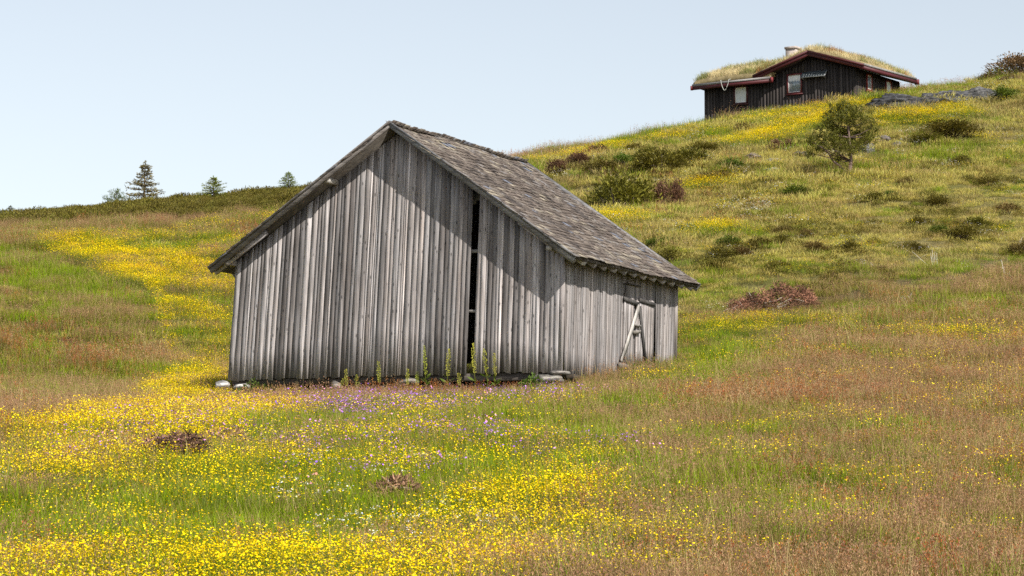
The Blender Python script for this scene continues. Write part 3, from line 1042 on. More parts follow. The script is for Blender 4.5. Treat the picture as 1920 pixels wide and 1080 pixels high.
# ------------------------------------------------------------------ the cabin with the turf roof
def make_cabin():
    cab = empty('cabin', CAB_O, CAB_ROT.to_euler())
    tag(cab, 'dark brown timber cabin with maroon trim and a grassy turf roof on the crest', 'cabin')
    dark = (0.046, 0.039, 0.036)
    red = (0.075, 0.014, 0.017)
    X0, X1, Y1 = -7.9, 0.0, 4.6
    ZB = -1.6

    def rz(x):                           # roof line over the gable wing, apex at x=-2.2
        return 2.36 - abs(x + 2.2) * 0.315

    def top(x):
        return (rz(x) - 0.12) if x > -4.9 else 1.34
    # walls: board and batten, every batten a piece of its own
    fw = empty('front_wall', parent=cab)
    g = Geo()
    P = [(X0, 0, ZB), (X1, 0, ZB), (X1, 0, top(X1)), (-2.2, 0, top(-2.2)), (-4.9, 0, top(-4.899)), (-4.9, 0, 1.34), (X0, 0, 1.34)]
    g.prism([(X0, 0, ZB), (-4.9, 0, ZB), (-4.9, 0, 1.34), (X0, 0, 1.34)], (0, 0.06, 0), dark)
    g.prism([(-4.9, 0, ZB), (X1, 0, ZB), (X1, 0, top(X1)), (-2.2, 0, top(-2.2)), (-4.9, 0, top(-4.899))], (0, 0.06, 0), dark)
    g.build('board_backing', M_STAIN, fw)
    holes = [(-6.32, -5.58, 0.38, 1.24), (-3.52, -2.74, 0.62, 1.56)]

    def batten(parent, face, a, z0, z1, w):
        v = random.uniform(0.7, 1.5)
        me = Geo().box((0, 0, (z1 - z0) / 2), (w, 0.026, z1 - z0), tuple(c * v for c in dark)).mesh('batten')
        o = link('batten', me, M_STAIN, parent)
        if face == 'f':
            o.location = (a, -0.0145, z0)
        else:
            o.location = (0.0145, a, z0)
            o.rotation_euler = (0, 0, math.pi / 2)
    x = X0 + 0.05
    while x < X1 - 0.04:
        w = random.uniform(0.09, 0.115)
        zt = min(top(x - w / 2), top(x + w / 2)) - 0.01
        segs = [(ZB, zt)]
        for (a, b, z0, z1) in holes:
            if a - 0.05 < x < b + 0.05:
                segs = [(ZB, z0), (z1, zt)]
        for (z0, z1) in segs:
            if z1 - z0 > 0.05:
                batten(fw, 'f', x, z0, z1, w)
        x += 0.165 + random.uniform(-0.012, 0.012)
    sw = empty('side_wall', parent=cab)
    Geo().box((-0.03, Y1 / 2 + 0.03, (ZB + 1.55) / 2), (0.06, Y1 - 0.06, 1.55 - ZB), dark).build('board_backing', M_STAIN, sw)
    y = 0.06
    while y < Y1 - 0.02:
        segs = [(ZB, 1.54)]
        for (a, b, z0, z1) in ((1.05, 1.6, 0.66, 1.44), (3.05, 3.65, 0.30, 1.42)):
            if a - 0.04 < y < b + 0.04:
                segs = [(ZB, z0), (z1, 1.54)]
        for (z0, z1) in segs:
            batten(sw, 's', y, z0, z1, random.uniform(0.09, 0.11))
        y += 0.17
    g = Geo().box((X0 + 0.03, Y1 / 2 + 0.03, (ZB + 1.3) / 2), (0.06, Y1 - 0.06, 1.3 - ZB), dark)
    g.prism([(X0, 0.06, 1.30), (X0, Y1, 1.30), (X0, 2.3, 2.0)], (0.06, 0, 0), dark)
    g.build('left_wall', M_STAIN, cab)
    Geo().box(((X0 + X1) / 2, Y1 + 0.03, (ZB + 1.5) / 2), (X1 - X0, 0.06, 1.5 - ZB), dark).build('rear_wall', M_STAIN, cab)

    # windows: frame, pane, curtain, sill
    def window(face, a, b, z0, z1, frame_c, curtain):
        win = empty('window', parent=cab)
        if face == 's':
            win.rotation_euler = (0, 0, math.pi / 2)
        t = 0.07
        w = b - a
        win.location = ((a + b) / 2, -0.03, z0) if face == 'f' else (0.03, (a + b) / 2, z0)
        h = z1 - z0
        g = Geo()
        for sx in (-1, 1):
            g.box((sx * (w / 2 - t / 2), 0, h / 2), (t, 0.07, h), frame_c)
        g.box((0, 0, h - t / 2), (w - 2 * t, 0.068, t), frame_c)
        g.box((0, 0, t / 2), (w - 2 * t, 0.068, t), frame_c)
        g.build('frame', M_RED, win)
        g = Geo()
        s = 0.03
        wi, hi = w - 2 * t, h - 2 * t
        for sx in (-1, 1):
            g.box((sx * (wi / 2 - s / 2), 0.01, h / 2), (s, 0.04, hi), (0.72, 0.70, 0.68))
        for zz in (t + s / 2, h - t - s / 2):
            g.box((0, 0.01, zz), (wi - 2 * s, 0.038, s), (0.72, 0.70, 0.68))
        g.build('sash', M_PAINT, win)
        Geo().box((0, 0.018, h / 2), (wi - 2 * s, 0.008, hi - 2 * s), (0.3, 0.3, 0.3)).build('pane', M_GLASS if curtain != 'full' else M_PAINT, win) if curtain != 'full' else None
        if curtain == 'full':
            g = Geo()
            nf = 14
            V = [((i / nf - 0.5) * (wi - 2 * s), 0.012 + 0.006 * (i % 2), zz) for i in range(nf + 1) for zz in (t + s, h - t - s)]
            g.add(V, Q=[(2 * i, 2 * i + 2, 2 * i + 3, 2 * i + 1) for i in range(nf)], C=(0.62, 0.66, 0.66))
            g.build('curtain', M_PAINT, win)
        elif curtain == 'valance':
            g = Geo()
            nf = 8
            z1_ = h - t - s
            for i in range(nf):
                xa, xb = (i / nf - 0.5) * (wi - 2 * s), ((i + 1) / nf - 0.5) * (wi - 2 * s)
                zl = z1_ - 0.20 - (0.03 if i % 2 else 0)
                g.add([(xa, 0.008, z1_), (xb, 0.008, z1_), (xb, 0.008, zl), ((xa + xb) / 2, 0.008, zl - 0.06), (xa, 0.008, zl)],
                      T=[(2, 3, 4)], Q=[(0, 1, 2, 4)], C=(0.72, 0.74, 0.76))
            g.build('curtain', M_PAINT, win)
        Geo().box((0, -0.02, -0.03), (w + 0.12, 0.12, 0.05), tuple(c * 0.8 for c in frame_c)).build('sill', M_RED, win)
    window('f', -6.32, -5.58, 0.38, 1.24, (0.055, 0.016, 0.018), 'full')
    window('f', -3.52, -2.74, 0.62, 1.56, (0.11, 0.022, 0.024), 'valance')
    window('s', 1.05, 1.60, 0.66, 1.44, (0.20, 0.035, 0.03), 'none')
    window('s', 3.05, 3.65, 0.30, 1.42, (0.16, 0.03, 0.03), 'full')

    # roof: maroon bargeboards and fascias, plank edge, turf
    roof = empty('roof', parent=cab)

    def rake(a, b, y, w, t=0.05, c=red):
        V = [(a[0], y, a[1]), (b[0], y, b[1]), (b[0], y, b[1] - w), (a[0], y, a[1] - w)]
        return Geo().prism(V, (0, t, 0), c)
    ap = (-2.2, 2.46)
    le, re = (-5.05, 1.56), (0.64, 1.565)
    rake(ap, re, -0.48, 0.21).build('bargeboard', M_RED, roof)
    rake(le, ap, -0.48, 0.21).build('bargeboard', M_RED, roof)
    rake((ap[0], ap[1] + 0.045), (re[0] + 0.02, re[1] + 0.045), -0.52, 0.10).build('cover_strip', M_RED, roof)
    rake((le[0] - 0.02, le[1] + 0.045), (ap[0], ap[1] + 0.045), -0.52, 0.10).build('cover_strip', M_RED, roof)
    # right eave fascia with turf log, left wing eave fascia
    YR = 5.15
    Geo().prism([(0.60, -0.43, 1.52), (0.655, -0.43, 1.52), (0.655, -0.43, 1.36), (0.60, -0.43, 1.36)], (0, YR + 0.43, 0.10), red).build('fascia', M_RED, roof)
    Geo().beam((0.60, -0.40, 1.60), (0.60, YR, 1.70), 0.10, 0.09, C=(0.30, 0.29, 0.27)).build('turf_log', M_BEAM, roof)
    Geo().box((0.64, YR + 0.02, 1.55), (0.20, 0.10, 0.24), (0.14, 0.022, 0.024)).build('end_block', M_RED, roof)
    Geo().box((-6.2, -0.48, 1.27), (4.2, 0.05, 0.17), red).build('fascia', M_RED, roof)
    Geo().beam((-8.3, -0.46, 1.405), (-4.12, -0.46, 1.405), 0.11, 0.10, C=(0.26, 0.25, 0.24)).build('turf_log', M_BEAM, roof)
    Geo().box((-4.07, -0.48, 1.30), (0.10, 0.12, 0.24), (0.17, 0.025, 0.028)).build('end_block', M_RED, roof)
    Geo().box((-8.33, -0.48, 1.28), (0.08, 0.10, 0.20), (0.17, 0.025, 0.028)).build('end_block', M_RED, roof)
    # decks
    for (a, b) in ((le, ap), (ap, re)):
        Geo().prism([(a[0], -0.43, a[1] - 0.05), (b[0], -0.43, b[1] - 0.05), (b[0], -0.43, b[1] - 0.13), (a[0], -0.43, a[1] - 0.13)], (0, YR + 0.4, 0), (0.05, 0.035, 0.03)).build('roof_deck', M_STAIN, roof)
    Geo().prism([(-8.25, -0.42, 1.32), (-8.25, 2.3, 2.13), (-8.25, YR, 1.32), (-8.25, YR, 1.24), (-8.25, 2.3, 2.05), (-8.25, -0.42, 1.24)], (4.1, 0, 0), (0.05, 0.035, 0.03)).build('roof_deck', M_STAIN, roof)

    # turf: a thick uneven sod sheet, with dry grass standing on it
    def wing_l(x, y):
        return 1.36 + (1 - np.abs(y - 2.3) / 2.85) * 0.86 + 0.16 * np.clip((x + 8.28) / 0.8, 0, 1) ** 0.5

    def wing_r(x, y):
        return 2.47 - np.abs(x + 2.2) * 0.315

    def turf(x0, x1, y0, y1, f, nx, ny, name):
        xs, ys = np.linspace(x0, x1, nx), np.linspace(y0, y1, ny)
        X, Y = np.meshgrid(xs, ys)
        Z = f(X, Y)
        edge = np.minimum(np.minimum(X - x0, x1 - X), np.minimum(Y - y0, y1 - Y))
        Zt = Z + 0.11 + 0.13 * np.clip(edge / 0.5, 0, 1) ** 0.6 + 0.05 * noise2(X, Y, 0.6, 5)
        n = nx * ny
        Z = np.minimum(Z, Zt - 0.05)
        V = np.r_[np.stack([X, Y, Zt], -1).reshape(-1, 3), np.stack([X, Y, Z - 0.02 - (0.16 if f is wing_l else 0.0)], -1).reshape(-1, 3)]
        i = (np.arange(ny - 1)[:, None] * nx + np.arange(nx - 1)[None]).ravel()
        Q = list(np.stack([i, i + 1, i + nx + 1, i + nx], 1)) + list(np.stack([i + n, i + nx + n, i + nx + 1 + n, i + 1 + n], 1))
        for k in range(nx - 1):
            Q += [(k, k + n, k + 1 + n, k + 1)]
            m = (ny - 1) * nx + k
            Q += [(m, m + 1, m + 1 + n, m + n)]
        for k in range(ny - 1):
            a = k * nx
            Q += [(a, a + nx, a + nx + n, a + n)]
            m = a + nx - 1
            Q += [(m, m + n, m + nx + n, m + nx)]
        C = np.tile((0.24, 0.19, 0.10), (len(V), 1)) * (1 + 0.3 * RNG.random((len(V), 1)))
        o = Geo().add(V, Q=np.array(Q), C=C).build(name, M_DARK, roof)
        # standing grass
        m = int((x1 - x0) * (y1 - y0) * 620)
        gx, gy = RNG.uniform(x0 + 0.02, x1 - 0.02, m), RNG.uniform(y0 + 0.02, y1 - 0.02, m)
        e2 = np.minimum(np.minimum(gx - x0, x1 - gx), np.minimum(gy - y0, y1 - gy))
        gz = f(gx, gy) + 0.09 + 0.13 * np.clip(e2 / 0.5, 0, 1) ** 0.6 + 0.05 * noise2(gx, gy, 0.6, 5)
        cl = noise2(gx, gy, 0.6, 9)
        col = np.where((cl > 0.25)[:, None], (0.26, 0.27, 0.11), (0.56, 0.49, 0.29)) * RNG.uniform(0.6, 1.25, (m, 1))
        rust = noise2(gx, gy, 0.7, 19) > 0.55
        col = np.where(rust[:, None], np.array((0.36, 0.22, 0.10)) * RNG.uniform(0.6, 1.25, (m, 1)), col)
        g = Geo()
        ln = RNG.uniform(0.12, 0.36, m) * (1 + 0.5 * cl)
        g.blades(np.stack([gx, gy, gz], 1), RNG.uniform(0, 6.28, m), np.abs(RNG.normal(0.45, 0.3, m)), ln, 0.014, col, col * 1.15, 0.6)
        q = g.build('turf_grass', M_GRASS, roof)
        q['kind'] = 'stuff'
    turf(-8.28, -4.15, -0.42, YR, wing_l, 34, 34, 'turf')
    turf(-4.7, 0.57, -0.40, YR, wing_r, 40, 34, 'turf')

    # chimney
    ch = empty('chimney', parent=roof)
    for k, (w, z0, z1) in enumerate(((0.52, 1.9, 3.14), (0.60, 3.14, 3.25))):
        Geo().box((-4.35, 2.2, (z0 + z1) / 2), (w, w, z1 - z0), (0.42, 0.36, 0.33)).build('stack' if k == 0 else 'cap', tone_material('chimney_stone', 0.9, 0.1, 5.0, 0.4), ch)
    # solar panel leaning out from the gable
    sp_ = empty('solar_panel', parent=cab)
    a0, a1 = np.array((-2.68, -0.06, 1.56)), np.array((-1.40, -0.06, 1.56))
    dn = np.array((0, -0.26, -0.30))
    nrm = np.array((0, -0.30, 0.26)) / 0.397
    Geo().prism([a0, a1, a1 + dn, a0 + dn], nrm * 0.03, (0.22, 0.23, 0.24)).build('frame', M_METAL, sp_)
    for i in range(9):
        for j in range(3):
            p = a0 + (a1 - a0) * (0.03 + i * 0.105) + dn * (0.06 + j * 0.305)
            ex, ey = (a1 - a0) * 0.096, dn * 0.28
            Geo().prism([p, p + ex, p + ex + ey, p + ey], nrm * 0.036, (0.035, 0.045, 0.05)).build('cell', M_METAL, sp_)
    for xx in (-2.6, -1.5):
        Geo().beam((xx, -0.03, 1.20), (xx, -0.30, 1.27), 0.03, 0.03, C=(0.3, 0.3, 0.3)).build('bracket', M_METAL, sp_)
    # pale hose looped over the eave
    P = []
    for k in range(15):
        t = k / 14
        P.append((-6.72 + 0.44 * t + 0.02 * math.sin(6 * t), -0.57 - 0.03 * math.sin(3.1 * t), 1.50 - 0.50 * math.sin(math.pi * min(t * 1.0, 1)) ** 0.7))
    P = [(-6.74, -0.40, 1.52)] + P + [(-6.26, -0.35, 1.56)]
    o = Geo().tube(P, 0.016, 7, (0.42, 0.42, 0.38)).build('hose', M_PAINT, None, True)
    o.matrix_world = Matrix.Translation(CAB_O) @ CAB_ROT.to_4x4()
    tag(o, 'pale hose looped over the low eave above the curtained cabin window', 'hose')


make_cabin()


# ------------------------------------------------------------------ meadow plants: little tufts, strewn over the ground as uncountable cover
def tuft(kind, seed):
    global RNG
    keep, RNG = RNG, np.random.default_rng(seed)
    g = Geo()
    r = RNG

    def disc(n, rad):
        a = r.uniform(0, 6.283, n)
        q = rad * np.sqrt(r.random(n))
        return np.stack([q * np.cos(a), q * np.sin(a), np.full(n, -0.03)], 1)

    def grass(n, rad, h0, h1, w, c, tip, lean=0.28, spread=0.22, curve=0.5):
        n, rad = n * 3, rad * 1.73
        b = disc(n, rad)
        cc = np.array(c) * r.uniform(0.65, 1.35, (n, 1)) * (1 + r.normal(0, 0.08, (n, 3)))
        tt = np.array(tip) * r.uniform(0.65, 1.35, (n, 1))
        return g.blades(b, r.uniform(0, 6.283, n), np.abs(r.normal(lean, spread, n)), r.uniform(h0, h1, n), w, np.clip(cc, 0.004, 1), tt, curve)

    def heads(tips, per, size, w, c, spread):
        """loose seed heads round the tips of the stems"""
        n = len(tips)
        b = np.repeat(tips, per, 0) + r.normal(size=(n * per, 3)) * np.array((spread, spread, spread * 2.2)) + np.array((0, 0, -spread * 1.5))
        d = r.normal(size=(n * per, 3)) * 0.6 + np.array((0, 0, 1.0))
        g.leaves(b, d, size, w, np.array(c) * r.uniform(0.6, 1.4, (n * per, 1)))

    def flowers(n, rad, h0, h1, size, c, stemc, cup=0.35, petals=5, cluster=0):
        n, rad = int(n * 2.7), rad * 1.64
        b = disc(n, rad)
        tips = g.blades(b, r.uniform(0, 6.283, n), np.abs(r.normal(0.12, 0.1, n)), r.uniform(h0, h1, n), 0.005, stemc, stemc, 0.3)
        if cluster:
            tips = np.repeat(tips, cluster, 0) + r.normal(size=(n * cluster, 3)) * np.array((0.022, 0.022, 0.010))
        m = len(tips)
        up = r.normal(size=(m, 3)) * 0.42 + np.array((0, 0, 1.0))
        up /= np.linalg.norm(up, axis=1, keepdims=True)
        s = np.cross(up, r.normal(size=(m, 3)))
        s /= np.linalg.norm(s, axis=1, keepdims=True)
        q = np.cross(up, s)
        R = size * r.uniform(0.55, 1.3, (m, 1)) / 2
        ring = [tips + R * (math.cos(k * 6.283 / petals) * s + math.sin(k * 6.283 / petals) * q + cup * up) for k in range(petals)]
        V = np.stack([tips] + ring, 1).reshape(-1, 3)
        i = np.arange(m)[:, None] * (petals + 1)
        T = np.concatenate([i + np.array([0, 1 + k, 1 + (k + 1) % petals]) for k in range(petals)])
        C = np.repeat(np.array(c) * r.uniform(0.7, 1.12, (m, 1)) * (1 + r.normal(0, 1, (m, 3)) * np.array((0.0, 0.07, 0.3))), petals + 1, 0)
        g.add(V, T=T, C=C)

    if kind == 'green':
        grass(80, 0.36, 0.14, 0.36, 0.009, (0.10, 0.145, 0.010), (0.24, 0.31, 0.028))
        grass(16, 0.34, 0.25, 0.42, 0.007, (0.14, 0.14, 0.03), (0.30, 0.24, 0.09), 0.18, 0.12)
    elif kind == 'brown':
        grass(48, 0.36, 0.12, 0.30, 0.009, (0.11, 0.125, 0.014), (0.26, 0.24, 0.045))
        t = grass(26, 0.36, 0.24, 0.44, 0.006, (0.16, 0.13, 0.04), (0.24, 0.15, 0.08), 0.14, 0.10, 0.25)
        heads(t, 5, 0.026, 0.008, (0.33, 0.20, 0.12), 0.017)
        grass(5, 0.36, 0.36, 0.56, 0.006, (0.28, 0.23, 0.09), (0.46, 0.36, 0.19), 0.12, 0.12, 0.3)
    elif kind == 'sorrel':
        grass(44, 0.34, 0.12, 0.28, 0.009, (0.085, 0.10, 0.018), (0.20, 0.17, 0.05))
        t = grass(11, 0.34, 0.28, 0.48, 0.006, (0.20, 0.12, 0.04), (0.30, 0.10, 0.045), 0.10, 0.08, 0.15)
        heads(t, 8, 0.022, 0.011, (0.36, 0.15, 0.065), 0.013)
        t = grass(14, 0.34, 0.28, 0.46, 0.0045, (0.16, 0.13, 0.04), (0.24, 0.15, 0.08), 0.14, 0.10, 0.25)
        heads(t, 6, 0.026, 0.008, (0.32, 0.215, 0.13), 0.017)
    elif kind == 'hill':
        grass(80, 0.44, 0.08, 0.20, 0.013, (0.26, 0.225, 0.055), (0.54, 0.45, 0.16), 0.38)
        grass(28, 0.44, 0.12, 0.26, 0.010, (0.30, 0.25, 0.08), (0.52, 0.43, 0.18), 0.40)
    elif kind == 'straw':
        grass(60, 0.42, 0.12, 0.28, 0.011, (0.25, 0.20, 0.07), (0.46, 0.37, 0.17), 0.5, 0.3)
        grass(30, 0.40, 0.08, 0.22, 0.012, (0.095, 0.105, 0.018), (0.22, 0.20, 0.05), 0.35)
    elif kind == 'buttercup':
        flowers(46, 0.30, 0.22, 0.46, 0.0205, (0.98, 0.72, 0.008), (0.10, 0.13, 0.02), 0.30)
    elif kind == 'buttercup_close':
        flowers(12, 0.085, 0.24, 0.44, 0.021, (0.98, 0.72, 0.008), (0.10, 0.13, 0.02), 0.30)
    elif kind == 'cranesbill':
        flowers(13, 0.22, 0.30, 0.46, 0.028, (0.42, 0.20, 0.58), (0.11, 0.12, 0.03), 0.25)
        grass(16, 0.2, 0.15, 0.3, 0.03, (0.05, 0.085, 0.014), (0.08, 0.12, 0.02), 0.6)
    elif kind == 'pinkflower':
        flowers(9, 0.22, 0.30, 0.46, 0.030, (0.70, 0.33, 0.45), (0.12, 0.12, 0.03), 0.25)
    elif kind == 'yarrow':
        flowers(6, 0.26, 0.28, 0.46, 0.018, (0.74, 0.72, 0.62), (0.12, 0.13, 0.04), 0.1, 5, 7)
    elif kind == 'scrub':
        n = 420
        a, q = r.uniform(0, 6.283, n), np.sqrt(r.random(n))
        P = np.stack([q * np.cos(a) * 0.5, q * np.sin(a) * 0.5, 0.40 * r.random(n) * np.sqrt(np.clip(1 - q * q, 0, 1)) + 0.02], 1)
        d = P * np.array((1.6, 1.6, 1.0)) + r.normal(size=(n, 3)) * 0.25 + np.array((0, 0, 0.35))
        c = np.array((0.092, 0.086, 0.022)) * r.uniform(0.4, 1.5, (n, 1))
        g.leaves(P, d, r.uniform(0.06, 0.15, n), r.uniform(0.02, 0.035, n), c, c * np.array((1.7, 1.5, 1.3)))
    RNG = keep
    return g


def strew(name, kinds, x, y, idx, scale, mat, label, cat, tilt=0.12):
    """one object: points on the hillside, a small tuft set on each by geometry nodes"""
    z = ground_z(x, y)
    n = len(x)
    coll = bpy.data.collections.new(name + '_tufts')
    for i, (k, s) in enumerate(kinds):
        me = tuft(k, 500 + i * 17 + len(name)).mesh('tuft')
        me.materials.append(mat)
        coll.objects.link(bpy.data.objects.new('%s_tuft_%02d' % (name, i), me))
    me = bpy.data.meshes.new(name)
    me.vertices.add(n)
    me.vertices.foreach_set('co', np.stack([x, y, z], 1).ravel())
    a = me.attributes.new('rot', 'FLOAT_VECTOR', 'POINT')
    a.data.foreach_set('vector', np.stack([RNG.normal(0, tilt, n), RNG.normal(0, tilt, n), RNG.uniform(0, 6.283, n)], 1).ravel())
    a = me.attributes.new('scl', 'FLOAT', 'POINT')
    a.data.foreach_set('value', np.asarray(scale, float))
    a = me.attributes.new('idx', 'INT', 'POINT')
    a.data.foreach_set('value', np.asarray(idx, np.int32))
    o = link(name, me, mat)
    tag(o, label, cat, kind='stuff')
    ng = bpy.data.node_groups.new(name + '_nodes', 'GeometryNodeTree')
    ng.interface.new_socket('Geometry', in_out='INPUT', socket_type='NodeSocketGeometry')
    ng.interface.new_socket('Geometry', in_out='OUTPUT', socket_type='NodeSocketGeometry')
    N, Lk = ng.nodes, ng.links
    gi, go = N.new('NodeGroupInput'), N.new('NodeGroupOutput')
    ip = N.new('GeometryNodeInstanceOnPoints')
    ci = N.new('GeometryNodeCollectionInfo')
    ci.inputs['Collection'].default_value = coll
    ci.inputs['Separate Children'].default_value = True
    ci.inputs['Reset Children'].default_value = True
    ip.inputs['Pick Instance'].default_value = True

    def attr(nm, ty, sock):
        q = N.new('GeometryNodeInputNamedAttribute')
        q.data_type = ty
        q.inputs['Name'].default_value = nm
        Lk.new(q.outputs['Attribute'], sock)
    attr('rot', 'FLOAT_VECTOR', ip.inputs['Rotation'])
    attr('scl', 'FLOAT', ip.inputs['Scale'])
    attr('idx', 'INT', ip.inputs['Instance Index'])
    Lk.new(gi.outputs[0], ip.inputs['Points'])
    Lk.new(ci.outputs[0], ip.inputs['Instance'])
    Lk.new(ip.outputs[0], go.inputs[0])
    md = o.modifiers.new('tufts', 'NODES')
    md.node_group = ng
    return o


def sample(d0, d1, per_m2, margin=0.045):
    """even random points of ground between two distances, in the sector the photograph covers and a little more"""
    half = 960 / F + margin
    area = half * (d1 * d1 - d0 * d0) + 2 * 3.0 * (d1 - d0)
    n = int(area * per_m2)
    y = np.sqrt(RNG.uniform(d0 * d0, d1 * d1, n))
    x = RNG.uniform(-1, 1, n) * (half * y + 3.0)
    return x, y


def trodden(x, y):
    """plants stay low on the thin soil along the foot of the barn"""
    b = to_local(x, y, BARN_O, BARN_ROT)
    dx = np.maximum(np.abs(b[:, 0]) - 4.3, 0)
    front = np.where(b[:, 1] < 0.5, 0.38 - b[:, 1], 0)
    q = np.hypot(dx * np.where(b[:, 0] < 0, 3.0, 1.5), np.maximum(front, 0))
    return np.where(b[:, 1] < 0.6, 0.40 + 0.60 * np.clip((q - 0.3) / 4.0, 0, 1), np.where(dx < 0.6, 0.6, 1.0))


def sow():
    parts = [sample(19, 70, 6.8), sample(70, 104, 4), sample(104, 150, 3)]
    x, y = np.concatenate([p[0] for p in parts]), np.concatenate([p[1] for p in parts])
    ok = ~in_buildings(x, y) & ~inside(SCRUB, x, y)
    x, y = x[ok], y[ok]
    k = plant_kind(x, y)
    sc = RNG.uniform(0.75, 1.2, len(x)) * np.where(y > 70, 1.12, 1.0) * np.clip(1 + 0.3 * noise2(x, y, 2.0, 90), 0.6, 1.4)
    sc *= trodden(x, y)
    v = RNG.integers(0, 3, len(x))
    for kind, nm, tn, lab in ((0, 'green_grass', 'green', 'lush green meadow grass, thickest below and right of the barn'),
                              (1, 'seeding_grass', 'brown', 'brown seeding grass covering the right foreground and left field'),
                              (2, 'sheep_sorrel', 'sorrel', 'rusty red sorrel standing among the brown grass'),
                              (3, 'hill_grass', 'hill', 'short olive grass on the upper slope below the cabin'),
                              (4, 'dry_grass', 'straw', 'pale dry straw-coloured grass tussocks on the slope')):
        m = k == kind
        strew(nm, [(tn, 0)] * 3, x[m], y[m], v[m], sc[m], M_GRASS, lab, 'grass')
    # flowers
    parts = [sample(19, 70, 15), sample(70, 104, 18), sample(104, 150, 14)]
    x, y = np.concatenate([p[0] for p in parts]), np.concatenate([p[1] for p in parts])
    ok = ~in_buildings(x, y, 0.05) & ~inside(SCRUB, x, y)
    x, y = x[ok], y[ok]
    n = len(x)
    for zs, f, nm, tn, lab, cat in ((Z_YELLOW, 1.15, 'buttercups', 'buttercup', 'yellow buttercups flowering in drifts across the meadow', 'flowers'),
                                    (Z_PURPLE, 0.5, 'cranesbills', 'cranesbill', 'purple cranesbill flowers below the barn wall', 'flowers'),
                                    (Z_PURPLE, 0.12, 'pink_flowers', 'pinkflower', 'pink campion flowers scattered below the barn', 'flowers'),
                                    (Z_WHITE, 0.28, 'yarrow', 'yarrow', 'white yarrow heads among the foreground buttercups', 'flowers')):
        m = RNG.random(n) < density(zs, x, y) * f
        strew(nm, [(tn, 0)] * 4, x[m], y[m], RNG.integers(0, 4, m.sum()), RNG.uniform(0.8, 1.15, m.sum()) * trodden(x[m], y[m]) ** 0.7, M_PETAL, lab, cat)
    # the narrow drifts where buttercups crowd along old tracks
    parts = [sample(70, 112, 26), sample(112, 146, 22)]
    x, y = np.concatenate([p[0] for p in parts]), np.concatenate([p[1] for p in parts])
    m = np.zeros(len(x), bool)
    for P in Z_PATH:
        m |= inside(P, x + noise2(x, y, 0.8, 51, 2) * 0.10, y + noise2(x, y, 0.9, 52, 2) * 0.25)
    m &= ~in_buildings(x, y, 0.05)
    x, y = x[m], y[m]
    strew('buttercup_drifts', [('buttercup_close', 0)] * 4, x, y, RNG.integers(0, 4, len(x)), RNG.uniform(0.85, 1.15, len(x)), M_PETAL,
          'dense winding ribbons of buttercups left of the barn and below the cabin', 'flowers')
    # creeping juniper and heather in patches over the slope
    x, y = sample(72, 146, 3.2)
    m = inside(HILL, x, y) & ~in_buildings(x, y, 0.4) & (noise2(x, y * 0.6, 3.0, 120, 4) > 0.14)
    x, y = x[m], y[m]
    strew('heath_patches', [('scrub', 0)] * 4, x, y, RNG.integers(0, 4, len(x)), RNG.uniform(0.2, 0.68, len(x)), M_NEEDLE,
          'low olive heath and creeping juniper in patches over the cabin slope', 'heath')
    # juniper scrub along the left skyline
    x, y = sample(100, 152, 5)
    m = inside(SCRUB, x + noise2(x, y, 3, 12) * 0.8, y + noise2(x, y, 3, 13) * 2.0)
    x, y = x[m], y[m]
    strew('juniper_scrub', [('scrub', 0)] * 4, x, y, RNG.integers(0, 4, len(x)), RNG.uniform(0.55, 0.95, len(x)) * np.clip(1 + 0.5 * noise2(x, y, 3, 14), 0.5, 1.4),
          M_NEEDLE, 'low olive juniper scrub covering the left ridge below the skyline', 'scrub')


sow()


